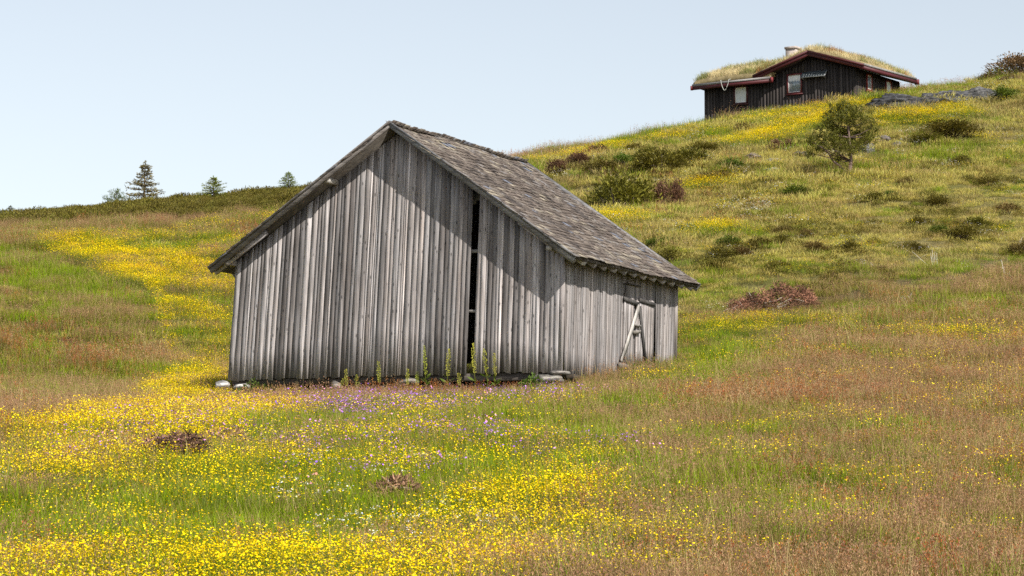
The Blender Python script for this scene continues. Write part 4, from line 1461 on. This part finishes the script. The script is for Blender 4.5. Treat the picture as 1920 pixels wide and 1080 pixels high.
# ------------------------------------------------------------------ trees
def spruce(name, loc, h, R, col, label, seed, dense=1.0):
    global RNG
    keep, RNG = RNG, np.random.default_rng(seed)
    r = RNG
    t = empty(name, loc)
    tag(t, label, 'tree', 'small conifers on the left ridge')
    lean = r.normal(0, 0.02, 2)
    Geo().tube([(0, 0, -0.15), (lean[0] * h * 0.5, lean[1] * h * 0.5, h * 0.5), (lean[0] * h, lean[1] * h, h * 0.97)], [0.035 * h, 0.02 * h, 0.004 * h], 7, (0.13, 0.10, 0.075)).build('trunk', M_BARK, t)
    g, br = Geo(), Geo()
    nl = int(15 + 5 * dense)
    for k in range(nl):
        f = (k + r.uniform(-0.3, 0.3)) / nl
        z = h * (0.04 + 0.93 * f)
        L0 = R * (1 - f) ** 0.85 * r.uniform(0.8, 1.15) + 0.03 * h
        nb = int(r.integers(5, 8))
        a0 = r.uniform(0, 6.28)
        for b in range(nb):
            if r.random() < 0.10: continue
            a = a0 + 6.283 * b / nb + r.normal(0, 0.2)
            L = L0 * r.uniform(0.6, 1.2)
            rise = 0.35 * f - 0.12 + r.normal(0, 0.08)
            p0 = np.array((lean[0] * z, lean[1] * z, z))
            dr = np.array((math.cos(a), math.sin(a), rise))
            p1 = p0 + dr * L * 0.6 + np.array((0, 0, -0.04 * L))
            p2 = p0 + dr * L + np.array((0, 0, 0.05 * L))
            br.tube([p0, p1, p2], [0.008 * h, 0.005 * h, 0.002 * h], 4, (0.14, 0.105, 0.08))
            n = int((14 + 46 * L / R) * dense)
            s = r.uniform(0.12, 1.0, n) ** 0.8
            P = p0 + (p2 - p0) * s[:, None] + r.normal(size=(n, 3)) * 0.014 * h
            side = np.cross(dr, (0, 0, 1.0))
            D = dr * 0.8 + side * r.choice((-1, 1), n)[:, None] * r.uniform(0.2, 1.0, (n, 1)) + r.normal(size=(n, 3)) * 0.3
            c = np.array(col) * r.uniform(0.5, 1.4, (n, 1))
            g.leaves(P, D, r.uniform(0.035, 0.075, n) * h, 0.016 * h, c, c * np.array((1.5, 1.4, 1.1)))
    n = 40
    P = np.array((lean[0] * h, lean[1] * h, 0)) + np.stack([r.normal(0, 0.01 * h, n), r.normal(0, 0.01 * h, n), r.uniform(0.9, 1.0, n) * h], 1)
    g.leaves(P, r.normal(size=(n, 3)) * 0.4 + np.array((0, 0, 1)), 0.05 * h, 0.014 * h, np.array(col) * 1.2)
    br.build('branches', M_BARK, t)
    g.build('crown', M_NEEDLE, t)
    RNG = keep


def on_crest(u, v, d, sink=0.05):
    x, y = (u - 960) / F * d, d
    return (x, y, float(ground_z(np.array([x]), np.array([y]))[0]) - sink)


def tree_height(loc, vtop):
    """height that brings the tip of a tree standing at loc up to the level vtop seen from the camera"""
    d = loc[1]
    for _ in range(4):
        z = CAMZ + d * sp + (540 - vtop) / F * d * cp
    return z - loc[2]


TREES = [('spruce_tree', 265, 297, 136, 0.42, (0.115, 0.098, 0.050), 'tallest brownish spruce on the left skyline with ragged drooping branches', 21, 0.75),
         ('spruce_tree', 397, 325, 131, 0.80, (0.115, 0.15, 0.026), 'small fresh green spruce standing alone on the ridge, right of the tallest one', 22, 1.2),
         ('spruce_tree', 537, 316, 134, 0.80, (0.105, 0.14, 0.026), 'small green spruce rising behind the ridge nearest the barn roof', 23, 1.0),
         ('spruce_tree', 12, 381, 139, 0.75, (0.065, 0.078, 0.035), 'small dark spruce at the far left edge of the skyline', 24, 1.0),
         ('spruce_sapling', 121, 387, 132, 0.55, (0.11, 0.15, 0.028), 'tiny bright green spruce sapling low on the left scrub', 25, 1.0)]
for (nm, u, vt, d, asp, c, lab, sd, de) in TREES:
    loc = on_crest(u, 0, d)
    h = tree_height(loc, vt)
    spruce(nm, loc, h, h * asp, c, lab, sd, de)


def pine(name, loc, trunk_pts, limbs, clumps, label, group, nsize, col, seed, trunk_r):
    """clumps: (x, y, z, radius) of needle tufts about the tree's foot"""
    global RNG
    keep, RNG = RNG, np.random.default_rng(seed)
    r = RNG
    t = empty(name, loc)
    tag(t, label, 'tree', group)
    Geo().tube(trunk_pts, np.linspace(trunk_r, trunk_r * 0.3, len(trunk_pts)), 8, (0.17, 0.12, 0.10)).build('trunk', M_BARK, t, True)
    tp = np.array(trunk_pts)
    br = Geo()
    for (P, r0) in limbs:
        br.tube(P, np.linspace(r0, r0 * 0.4, len(P)), 6, (0.14, 0.10, 0.085))
    g = Geo()
    for (x, y, z, rad) in clumps:
        c0 = np.array((x, y, z))
        i = int(np.argmin(np.abs(tp[:, 2] - (z - 0.35 * abs(x)))))
        st = tp[i]
        br.tube([st, (st + c0) / 2 + np.array((0, 0, -0.05)), c0], [trunk_r * 0.32, trunk_r * 0.22, trunk_r * 0.1], 5, (0.14, 0.10, 0.085))
        ns = int(17 * (rad / 0.22) ** 2)
        tipc = c0 + r.normal(size=(ns, 3)) * rad * np.array((0.62, 0.62, 0.5))
        for q in tipc:
            m = 22
            d = r.normal(size=(m, 3)) * 0.65 + np.array((0, 0, 0.55)) + (q - c0) / rad * 0.35
            P = q + r.normal(size=(m, 3)) * nsize * 0.28
            c = np.array(col) * r.uniform(0.5, 1.35, (m, 1))
            g.leaves(P, d, r.uniform(0.6, 1.1, m) * nsize, nsize * 0.16, c, c * np.array((1.75, 1.55, 1.2)))
    br.build('branches', M_BARK, t)
    g.build('crown', M_NEEDLE, t)
    RNG = keep


pb = ground(1593, 333)
mpp = depth_of(*pb) / F
cl = []
for (u, v, rr) in ((1588, 197, 10), (1570, 208, 12), (1606, 205, 11), (1558, 226, 13), (1582, 222, 13), (1605, 224, 12), (1630, 224, 9), (1636, 238, 9),
                   (1546, 244, 11), (1568, 243, 14), (1592, 243, 13), (1616, 243, 12), (1633, 253, 9), (1527, 258, 9), (1519, 270, 9), (1518, 284, 8), (1543, 260, 11),
                   (1562, 262, 12), (1588, 262, 13), (1612, 262, 12), (1628, 265, 8), (1576, 279, 12), (1600, 279, 12), (1554, 277, 9), (1533, 276, 8), (1572, 300, 6)):
    cl.append(((u - 1593) * mpp, RNG.uniform(-0.75, 0.75) * (0.5 + 0.5 * (v > 225)), (333 - v) * mpp, rr * mpp * 1.15))
pine('pine_tree', pb, [(0, 0, -0.2), (0.01, 0, 0.25), (0.06, 0, 0.65), (0.05, 0, 1.1), (0.0, 0, 1.55), (-0.03, 0, 1.95), (-0.08, 0, 2.25)],
     [([(0.0, 0, 0.12), (-0.35, -0.05, 0.40), (-0.62, -0.08, 0.62), (-0.82, -0.08, 0.95), (-1.1, 0, 1.2)], 0.055)],
     cl, 'bushy young pine with a forked trunk on the slope below the cabin', None, 0.15, (0.066, 0.074, 0.016), 5, 0.085)
loc = on_crest(212, 0, 133)
h = tree_height(loc, 352)
cl = [(x * h * 0.5, RNG.uniform(-0.3, 0.3) * h, z * h, h * 0.17) for (x, z) in ((-0.2, 0.88), (0.2, 0.92), (-0.7, 0.6), (-0.35, 0.62), (0, 0.65), (0.4, 0.68), (0.75, 0.55), (-0.9, 0.35), (-0.5, 0.33), (0, 0.35), (0.5, 0.35), (0.9, 0.3), (-0.3, 0.15), (0.4, 0.15))]
pine('pine_bush', loc, [(0, 0, -0.1), (0, 0, h * 0.4), (0.02, 0, h * 0.85)], [], cl, 'low rounded dark pine left of the tallest spruce on the ridge', 'small conifers on the left ridge', h * 0.11, (0.065, 0.082, 0.035), 6, 0.035)


# ------------------------------------------------------------------ juniper and heather bushes on the slope
def bush_mesh(seed, col, tip, n=2600, leaf=0.10):
    """dome of upright sprays one unit wide and one unit tall, broken into clumps"""
    global RNG
    keep, RNG = RNG, np.random.default_rng(seed)
    r = RNG
    g = Geo()
    nc = 26
    a, q = r.uniform(0, 6.283, nc), np.sqrt(r.random(nc)) * 0.40
    cz = np.sqrt(np.clip(1 - (q / 0.46) ** 2, 0.05, 1)) * r.uniform(0.35, 0.85, nc)
    C = np.stack([q * np.cos(a), q * np.sin(a), cz], 1)
    for c in C:
        m = n // nc
        foot = np.array((c[0] * 0.5, c[1] * 0.5, -0.05))
        g.tube([foot, (foot + c) / 2 + r.normal(size=3) * 0.02, c], [0.014, 0.010, 0.004], 4, (0.10, 0.075, 0.06))
        P = c + r.normal(size=(m, 3)) * np.array((0.085, 0.085, 0.13))
        P[:, 2] = np.maximum(P[:, 2], 0.0)
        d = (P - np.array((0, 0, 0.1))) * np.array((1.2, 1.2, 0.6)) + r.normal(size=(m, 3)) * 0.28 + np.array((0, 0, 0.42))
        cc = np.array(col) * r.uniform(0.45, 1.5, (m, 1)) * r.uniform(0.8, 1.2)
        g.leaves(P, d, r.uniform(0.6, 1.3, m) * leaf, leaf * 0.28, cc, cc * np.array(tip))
    RNG = keep
    return g.mesh('bush')


BUSH = {}
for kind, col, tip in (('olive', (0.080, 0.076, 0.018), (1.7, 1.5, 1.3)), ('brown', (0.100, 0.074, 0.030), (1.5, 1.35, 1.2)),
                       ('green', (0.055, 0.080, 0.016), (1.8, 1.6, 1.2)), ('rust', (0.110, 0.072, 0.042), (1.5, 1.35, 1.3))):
    BUSH[kind] = [bush_mesh(70 + i * 3 + len(kind), col, tip) for i in range(3)]
    for me in BUSH[kind]:
        me.materials.append(M_NEEDLE)


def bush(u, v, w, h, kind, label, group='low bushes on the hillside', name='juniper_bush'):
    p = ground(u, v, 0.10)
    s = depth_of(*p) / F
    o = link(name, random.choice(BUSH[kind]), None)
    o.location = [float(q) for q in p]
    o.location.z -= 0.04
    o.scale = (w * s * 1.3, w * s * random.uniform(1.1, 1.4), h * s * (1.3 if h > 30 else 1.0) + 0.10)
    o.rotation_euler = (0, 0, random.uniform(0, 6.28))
    return tag(o, label, 'bush', group)


for a in ((1162, 394, 105, 56, 'olive', 'large rounded olive-brown juniper bush beside the barn roof edge'),
          (1132, 385, 40, 34, 'olive', 'narrow juniper bush touching the left side of the large rounded one'),
          (1253, 387, 52, 42, 'rust', 'greyish reddish bush right of the large rounded juniper'),
          (1240, 322, 80, 34, 'olive', 'dark wide juniper on the upper slope above the reddish bush'),
          (1290, 303, 60, 30, 'olive', 'upper right end of the long dark juniper band on the upper slope'),
          (1318, 285, 50, 24, 'olive', 'topmost juniper of the dark band, nearest the cabin'),
          (1225, 300, 60, 28, 'olive', 'low juniper above the dark wide one on the upper slope'),
          (1130, 326, 62, 26, 'olive', 'low spreading juniper above the barn roof edge'),
          (1046, 322, 38, 26, 'rust', 'reddish brown shrub closest to the barn ridge on the skyline slope'),
          (1085, 306, 42, 22, 'rust', 'reddish heather patch second from the barn ridge'),
          (1125, 290, 42, 20, 'rust', 'reddish heather patch highest on the slope left of the junipers'),
          (1165, 306, 40, 22, 'green', 'green juniper between the reddish heather and the dark band'),
          (1195, 286, 44, 20, 'olive', 'olive juniper near the skyline left of the dark band'),
          (1370, 318, 46, 24, 'green', 'round green juniper left of the pale slabs below the cabin'),
          (1345, 342, 70, 22, 'brown', 'brown heather mound above the yellow flower streak'),
          (1396, 247, 44, 20, 'brown', 'brownish shrub in the flowers below the curtained cabin window'),
          (1468, 280, 40, 22, 'rust', 'rusty shrub left of the pine above the pale slabs'),
          (1490, 366, 50, 22, 'green', 'green juniper just below and left of the pine'),
          (1402, 372, 40, 14, 'olive', 'flat olive juniper midway between the reddish bush and the pine'),
          (1636, 374, 44, 16, 'olive', 'flat olive juniper to the right below the pine'),
          (1780, 255, 86, 30, 'olive', 'dark wide juniper right of the pine below the rock outcrop'),
          (1735, 266, 50, 20, 'olive', 'lower juniper touching the left end of the dark wide one under the outcrop'),
          (1802, 308, 30, 20, 'olive', 'single round juniper below the dark wide one on the right slope'),
          (1878, 186, 50, 26, 'green', 'green juniper at the right end of the rock outcrops'),
          (1908, 142, 84, 32, 'rust', 'big brown heather bush on the skyline at the right edge'),
          (1860, 143, 40, 14, 'rust', 'low reddish fringe of heather left of the big skyline bush'),
          (1898, 152, 40, 12, 'rust', 'low reddish heather in the grass under the big skyline bush'),
          (1916, 474, 36, 28, 'brown', 'brown bush cut by the right edge of the picture in mid slope'),
          (1597, 470, 42, 22, 'olive', 'olive bush with yellow flowers at its top below the pine'),
          (1753, 385, 40, 26, 'olive', 'upright olive juniper right of centre on the slope'),
          (1805, 444, 56, 26, 'olive', 'widest juniper of the lower right slope')):
    bush(*a)
for (u, v, w, h, lab) in (
        (1241, 458, 46, 18, 'wide low juniper clump nearest the barn eave, upper of two'), (1272, 456, 28, 16, 'narrow juniper clump touching the right of the upper eave clump'),
        (1253, 484, 50, 22, 'round juniper clump nearest the barn eave, lower of two'), (1324, 452, 28, 14, 'small juniper clump between the eave clumps and the big mid-slope group'),
        (1352, 484, 44, 24, 'largest juniper of the mid-slope group above the brush heap'), (1366, 460, 40, 22, 'topmost juniper of the mid-slope group above the brush heap'),
        (1390, 478, 34, 18, 'right-hand juniper of the mid-slope group above the brush heap'), (1351, 500, 38, 18, 'lowest juniper of the mid-slope group above the brush heap'),
        (1466, 436, 30, 16, 'upper small juniper straight above the brush heap'), (1424, 461, 40, 20, 'low juniper just right of the mid-slope group'),
        (1464, 456, 36, 22, 'middle juniper straight above the brush heap'), (1451, 503, 26, 16, 'small round juniper closest above the brush heap'),
        (1509, 443, 26, 16, 'small juniper below and left of the pine, on open grass'), (1528, 470, 42, 20, 'low juniper above the right end of the brush heap'),
        (1712, 466, 40, 16, 'flat juniper above the forked dead twigs'), (1720, 420, 40, 18, 'dark juniper beside the pale straw patch on the right slope'),
        (1759, 437, 30, 20, 'small juniper directly left of the widest one on the lower right slope'), (1666, 368, 26, 12, 'small flat juniper right of the pine foot'),
        (1568, 408, 26, 12, 'tiny juniper straight below the pine'), (1833, 423, 40, 18, 'juniper right of and above the widest one on the lower right slope'),
        (1700, 345, 36, 14, 'flat juniper up the slope right of the pine foot'), (1850, 345, 40, 14, 'flat juniper high on the right slope near the edge'),
        (1890, 395, 36, 16, 'rightmost small juniper on the upper right slope'), (1640, 420, 24, 10, 'tiny juniper left of the pale straw patch'),
        (1545, 385, 26, 12, 'tiny juniper just below and left of the pine foot'), (1440, 340, 30, 12, 'small juniper below the pale slabs')):
    bush(u, v, w, h, random.choice(('olive', 'olive', 'green', 'brown')), lab, 'small juniper clumps on the slope')


# ragged low growth round the feet of the bushes, joining them into the turf
_fx, _fy = [], []
for _o in [o for o in COL.objects if o.name.startswith('juniper_bush')]:
    _n = 9
    _a, _q = RNG.uniform(0, 6.283, _n), RNG.uniform(0.35, 1.0, _n)
    _fx += list(_o.location.x + _o.scale.x * _q * np.cos(_a))
    _fy += list(_o.location.y + _o.scale.x * 1.3 * _q * np.sin(_a))
_fx, _fy = np.array(_fx), np.array(_fy)
strew('bush_fringe', [('scrub', 0)] * 4, _fx, _fy, RNG.integers(0, 4, len(_fx)), RNG.uniform(0.22, 0.62, len(_fx)), M_NEEDLE,
      'ragged olive undergrowth round the feet of the hillside bushes', 'undergrowth')


# ------------------------------------------------------------------ heaps of dead juniper
def brush_heap(u, v, w, h, label, seed, col=(0.15, 0.085, 0.060), sticks=120, pale=10):
    global RNG
    keep, RNG = RNG, np.random.default_rng(seed)
    r = RNG
    p = ground(u, v, 0.22)
    s = depth_of(*p) / F
    W, H = w * s * 1.1, h * s * 1.05 + 0.10
    root = empty('brush_heap', [float(p[0]), float(p[1]), float(p[2]) + 0.06])
    tag(root, label, 'brush', 'heaps of dead brush')
    g = Geo()
    tw = Geo()
    n = int(30 * w)
    x = r.uniform(-0.5, 0.5, n) * W
    y = r.normal(0, 0.22, n) * min(W, 1.6)
    prof = np.clip(1 - (2 * x / W) ** 2, 0, 1) ** 0.35 * (0.75 + 0.22 * noise2(x + seed, x * 0, 0.35, seed, 2) + 0.35 * x / W)
    z = r.uniform(0, 1, n) ** 0.8 * H * np.clip(prof, 0.1, 1.3)
    z += ground_z(p[0] + x, p[1] + y) - p[2]
    d = r.normal(size=(n, 3)) * np.array((1, 0.8, 0.7)) + np.array((0.5, 0, 0.25))
    c = np.array(col) * r.uniform(0.2, 1.6, (n, 1)) * np.clip(1 + 0.9 * noise2(x * 1.0 + seed, z, 0.3, seed + 2, 2), 0.3, 1.8)[:, None]
    g.leaves(np.stack([x, y, z], 1), d, r.uniform(0.06, 0.16, n), r.uniform(0.012, 0.026, n), c, c * 1.25)
    for k in range(sticks):
        i = r.integers(0, n)
        a = np.array((x[i], y[i], z[i] * 0.8))
        dd = r.normal(size=3) * np.array((1, 0.5, 0.45)) + np.array((0.3, 0, 0.2))
        dd /= np.linalg.norm(dd)
        L = r.uniform(0.15, 0.5)
        cc = np.array((0.34, 0.28, 0.24)) if k < pale else np.array(col) * r.uniform(0.6, 1.3)
        tw.tube([a - dd * L * 0.5, a + r.normal(size=3) * 0.02, a + dd * L * 0.5], [0.010, 0.008, 0.003], 4, cc)
    g.build('dry_sprays', M_DEAD, root)['kind'] = 'stuff'
    tw.build('twigs', M_DEAD, root)['kind'] = 'stuff'
    RNG = keep


brush_heap(1446, 570, 150, 44, 'long reddish brown heap of cut brush right of the barn', 41, (0.125, 0.062, 0.044), sticks=160, pale=34)
brush_heap(318, 852, 130, 50, 'reddish brown dead juniper branch among buttercups below the left barn corner', 42)
brush_heap(408, 826, 90, 38, 'thinner tail of dead juniper uphill of the left foreground heap', 43, sticks=60)
brush_heap(734, 912, 84, 18, 'small brown dead juniper clump in the green foreground grass', 44, sticks=80)


# ------------------------------------------------------------------ rocks, posts, dead twigs
def rock(u, v, w, h, label, seed, col=(0.040, 0.040, 0.043), deep=0.8, name='rock_outcrop', strata=0.10, sink=0.25):
    p = ground(u, v)
    s = depth_of(*p) / F
    me = stone_mesh(name, w * s * 1.08, w * s * deep, h * s * 1.7, col, seed, 5 if w > 60 else 4, 0.16, strata)
    o = link(name, me, M_ROCK)
    o.location = (float(p[0]), float(p[1]) + w * s * deep * 0.25, float(p[2]) + h * s * sink)
    o.rotation_euler = (0, math.radians(-6), 0.12)
    return tag(o, label, 'rock', 'rocks on the slope below the cabin')


rock(1695, 208, 128, 33, 'long low dark rock outcrop in the bank right of the cabin', 3, deep=0.5)
rock(1775, 200, 100, 33, 'craggy middle outcrop with pale streaks, above the yellow flowers', 8, (0.055, 0.055, 0.058), 0.5)
rock(1842, 192, 84, 26, 'smaller rounded outcrop at the right end of the rocky bank', 12, (0.06, 0.059, 0.058), 0.5)
for (u, v, w, h, lab, c) in ((1452, 306, 40, 9, 'pale flat slab lying left of the pine', (0.30, 0.27, 0.24)),
                             (1447, 320, 34, 7, 'pale narrow slab just below the other slab left of the pine', (0.28, 0.26, 0.22)),
                             (1412, 296, 34, 10, 'brownish rock at the left end of the ledge by the pine', (0.15, 0.12, 0.10)),
                             (1500, 296, 40, 12, 'dark ledge rock between the slabs and the pine', (0.10, 0.09, 0.085)),
                             (1556, 292, 44, 15, 'dark rock behind the low left limb of the pine', (0.10, 0.095, 0.09)),
                             (1626, 288, 34, 18, 'grey rock directly right of the pine crown', (0.14, 0.135, 0.13)),
                             (1654, 266, 40, 12, 'brown ledge rock up the slope right of the pine', (0.13, 0.11, 0.10)),
                             (1682, 274, 22, 9, 'small rock at the right end of the pine ledge', (0.15, 0.135, 0.12))):
    rock(u, v, w, h, lab, u % 97, c, 0.7, 'rock', 0.06)
for (u, v, h, lab) in ((977, 306, 12, 'thin fence post on the skyline just behind the barn ridge'),
                       (1015, 300, 13, 'thin fence post on the skyline, second from the barn'),
                       (1250, 258, 14, 'thin fence post on the skyline near the cabin')):
    d = 132
    loc = on_crest(u, 0, d, 0.1)
    hh = max(tree_height(loc, v - h), 0.5)
    g = Geo().tube([(0, 0, -0.1), (0.01, 0, hh * 0.5), (0.0, 0.01, hh)], [0.032, 0.030, 0.026], 7, (0.26, 0.22, 0.18))
    o = g.build('fence_post', M_BARK)
    o.location = loc
    tag(o, lab, 'post', 'fence posts on the skyline')


def twig(u, v, h, n, label, seed):
    r = np.random.default_rng(seed)
    p = ground(u, v)
    s = depth_of(*p) / F
    g = Geo()
    for k in range(n):
        a = np.array((r.normal(0, 0.08), r.normal(0, 0.08), -0.05))
        tip = np.array((r.normal(0, 0.22), r.normal(0, 0.1), h * s * r.uniform(0.5, 1.05)))
        mid = (a + tip) / 2 + r.normal(size=3) * 0.05
        g.tube([a, mid, tip], [0.009, 0.007, 0.003], 5, (0.50, 0.46, 0.40))
        b = mid + (tip - mid) * 0.3
        g.tube([b, b + r.normal(size=3) * np.array((0.1, 0.05, 0.04)) + np.array((0, 0, 0.12))], [0.005, 0.002], 4, (0.48, 0.44, 0.38))
    o = g.build('dead_twigs', M_DEAD)
    o.location = [float(q) for q in p]
    tag(o, label, 'twigs', 'bleached dead twigs on the slope')


twig(1747, 505, 40, 5, 'bleached forked dead twigs standing in the grass right of the brush heap', 1)
twig(1706, 578, 26, 3, 'low pale dead twigs in the grass below the forked ones', 2)
twig(1886, 535, 46, 3, 'tall thin dead twig near the right edge', 3)
twig(1905, 478, 40, 4, 'pale twigs poking from the brown bush at the right edge', 4)


# ------------------------------------------------------------------ tall dock plants and leafy weeds
def dock_mesh(seed, h, col):
    global RNG
    keep, RNG = RNG, np.random.default_rng(seed)
    r = RNG
    st, fl, lf = Geo(), Geo(), Geo()
    top = np.array((r.normal(0, 0.03), r.normal(0, 0.03), h))
    st.tube([(0, 0, -0.08), top * 0.5 + r.normal(size=3) * 0.01, top], [0.009, 0.007, 0.003], 5, (0.13, 0.14, 0.03))
    n = 150
    t = r.uniform(0.40, 1.02, n)
    rad = r.uniform(0.022, 0.038) * np.sin(np.clip((t - 0.36) / 0.68, 0, 1) * math.pi) ** 0.7 + 0.008
    a = r.uniform(0, 6.283, n)
    P = top * t[:, None] + np.stack([rad * np.cos(a), rad * np.sin(a), r.normal(0, 0.01, n)], 1) * r.random((n, 1)) ** 0.5
    c = np.array(col) * r.uniform(0.6, 1.3, (n, 1))
    fl.leaves(P, np.stack([np.cos(a) * 0.5, np.sin(a) * 0.5, np.ones(n)], 1), 0.035, 0.014, c)
    m = 9
    a = r.uniform(0, 6.283, m)
    z = r.uniform(0.02, 0.4, m) * h
    lf.leaves(np.stack([a * 0, a * 0, z], 1), np.stack([np.cos(a), np.sin(a), r.uniform(0.3, 1.2, m)], 1), r.uniform(0.12, 0.24, m), 0.055, (0.075, 0.12, 0.02), (0.11, 0.15, 0.03))
    RNG = keep
    out = []
    for nm, g, mt in (('stem', st, M_GRASS), ('flower_spike', fl, M_GRASS), ('leaves', lf, M_GRASS)):
        me = g.mesh(nm)
        me.materials.append(mt)
        out.append((nm, me))
    return out


DOCKS = [dock_mesh(900 + k, 1.0, c) for k, c in enumerate(2 * ((0.44, 0.42, 0.10), (0.40, 0.41, 0.09), (0.46, 0.42, 0.11), (0.38, 0.39, 0.08)))]


def dock(loc, h, label, group):
    t = empty('dock_plant', loc, Euler((random.gauss(0, 0.09), random.gauss(0, 0.09), random.uniform(0, 6.28))))
    t.scale = (random.uniform(0.85, 1.15),) * 2 + (h,)
    for nm, me in random.choice(DOCKS):
        link(nm, me, None, t)
    tag(t, label, 'plant', group)


ORD = ('leftmost', 'second', 'third', 'fourth', 'fifth', 'sixth', 'seventh', 'eighth', 'ninth', 'tenth', 'eleventh', 'rightmost')
for k, (u, vt) in enumerate(((632, 697), (650, 690), (671, 674), (716, 675), (764, 660), (781, 668), (801, 662), (836, 667), (862, 672), (891, 657),
                             (917, 665), (929, 673))):
    # a hand's breadth in front of the wall: walk along the barn front until the bearing fits
    best = min((barn_point(x, 0.4 - random.uniform(0.25, 0.55)) for x in np.arange(-4, 4, 0.03)), key=lambda p: abs(960 + F * p.x / depth_of(p.x, p.y, p.z) - u))
    z = float(ground_z(np.array([best.x]), np.array([best.y]))[0])
    d = depth_of(best.x, best.y, z)
    ztop = CAMZ + d * sp + (540 - vt) / F * d * cp
    dock((best.x, best.y, z), max(ztop - z, 0.4) * random.choice((0.6, 0.75, 0.95, 1.05, 1.15)), 'tall yellow-green dock spike against the barn front, %s' % (ORD[k] + (' from the left' if 0 < k < 11 else ' of the row')), 'dock plants along the barn front')
for (u, v, h, lab) in ((1318, 722, 46, 'tall yellowish dock spike right of the barn, leftmost of three'), (1371, 716, 50, 'tall yellowish dock spike right of the barn, middle of three'),
                       (1474, 706, 34, 'yellowish dock spike right of the barn, rightmost of three'), (1358, 792, 34, 'single pale dock spike in the brown grass below the others')):
    p = ground(u, v)
    dock([float(q) for q in p], h * depth_of(*p) / F * 1.1, lab, 'dock plants in the open meadow')


def leafy(x, y, w, h, label, seed):
    """broad-leaved weed: stems with spreading leaves"""
    global RNG
    keep, RNG = RNG, np.random.default_rng(seed)
    r = RNG
    g = Geo()
    n = 420
    a, q = r.uniform(0, 6.283, n), np.sqrt(r.random(n))
    P = np.stack([q * np.cos(a) * w / 2, q * np.sin(a) * w / 2, r.random(n) * h * (1 - 0.5 * q)], 1)
    d = P * np.array((1.5, 1.5, 0.3)) + r.normal(size=(n, 3)) * 0.15 + np.array((0, 0, 0.12))
    c = np.array((0.055, 0.085, 0.018)) * r.uniform(0.6, 1.5, (n, 1))
    g.leaves(P, d, r.uniform(0.06, 0.12, n), r.uniform(0.03, 0.055, n), c, c * 1.3)
    o = g.build('leafy_weed', M_GRASS)
    RNG = keep
    set_on_ground(o, x, y)
    tag(o, label, 'plant')


for (x, lab, sd, w, h) in ((-3.25, 'dark green leafy weed beside the corner stones under the barn', 1, 0.75, 0.5), (3.55, 'green weed in front of the broad stone at the right end of the barn front', 2, 0.5, 0.35)):
    p = barn_point(x, 0.02)
    leafy(p.x, p.y, w, h, lab, sd)
p = barn_point(4.45, 4.1)
leafy(p.x, p.y, 1.0, 0.4, 'leafy green growth at the foot of the barn door', 3)
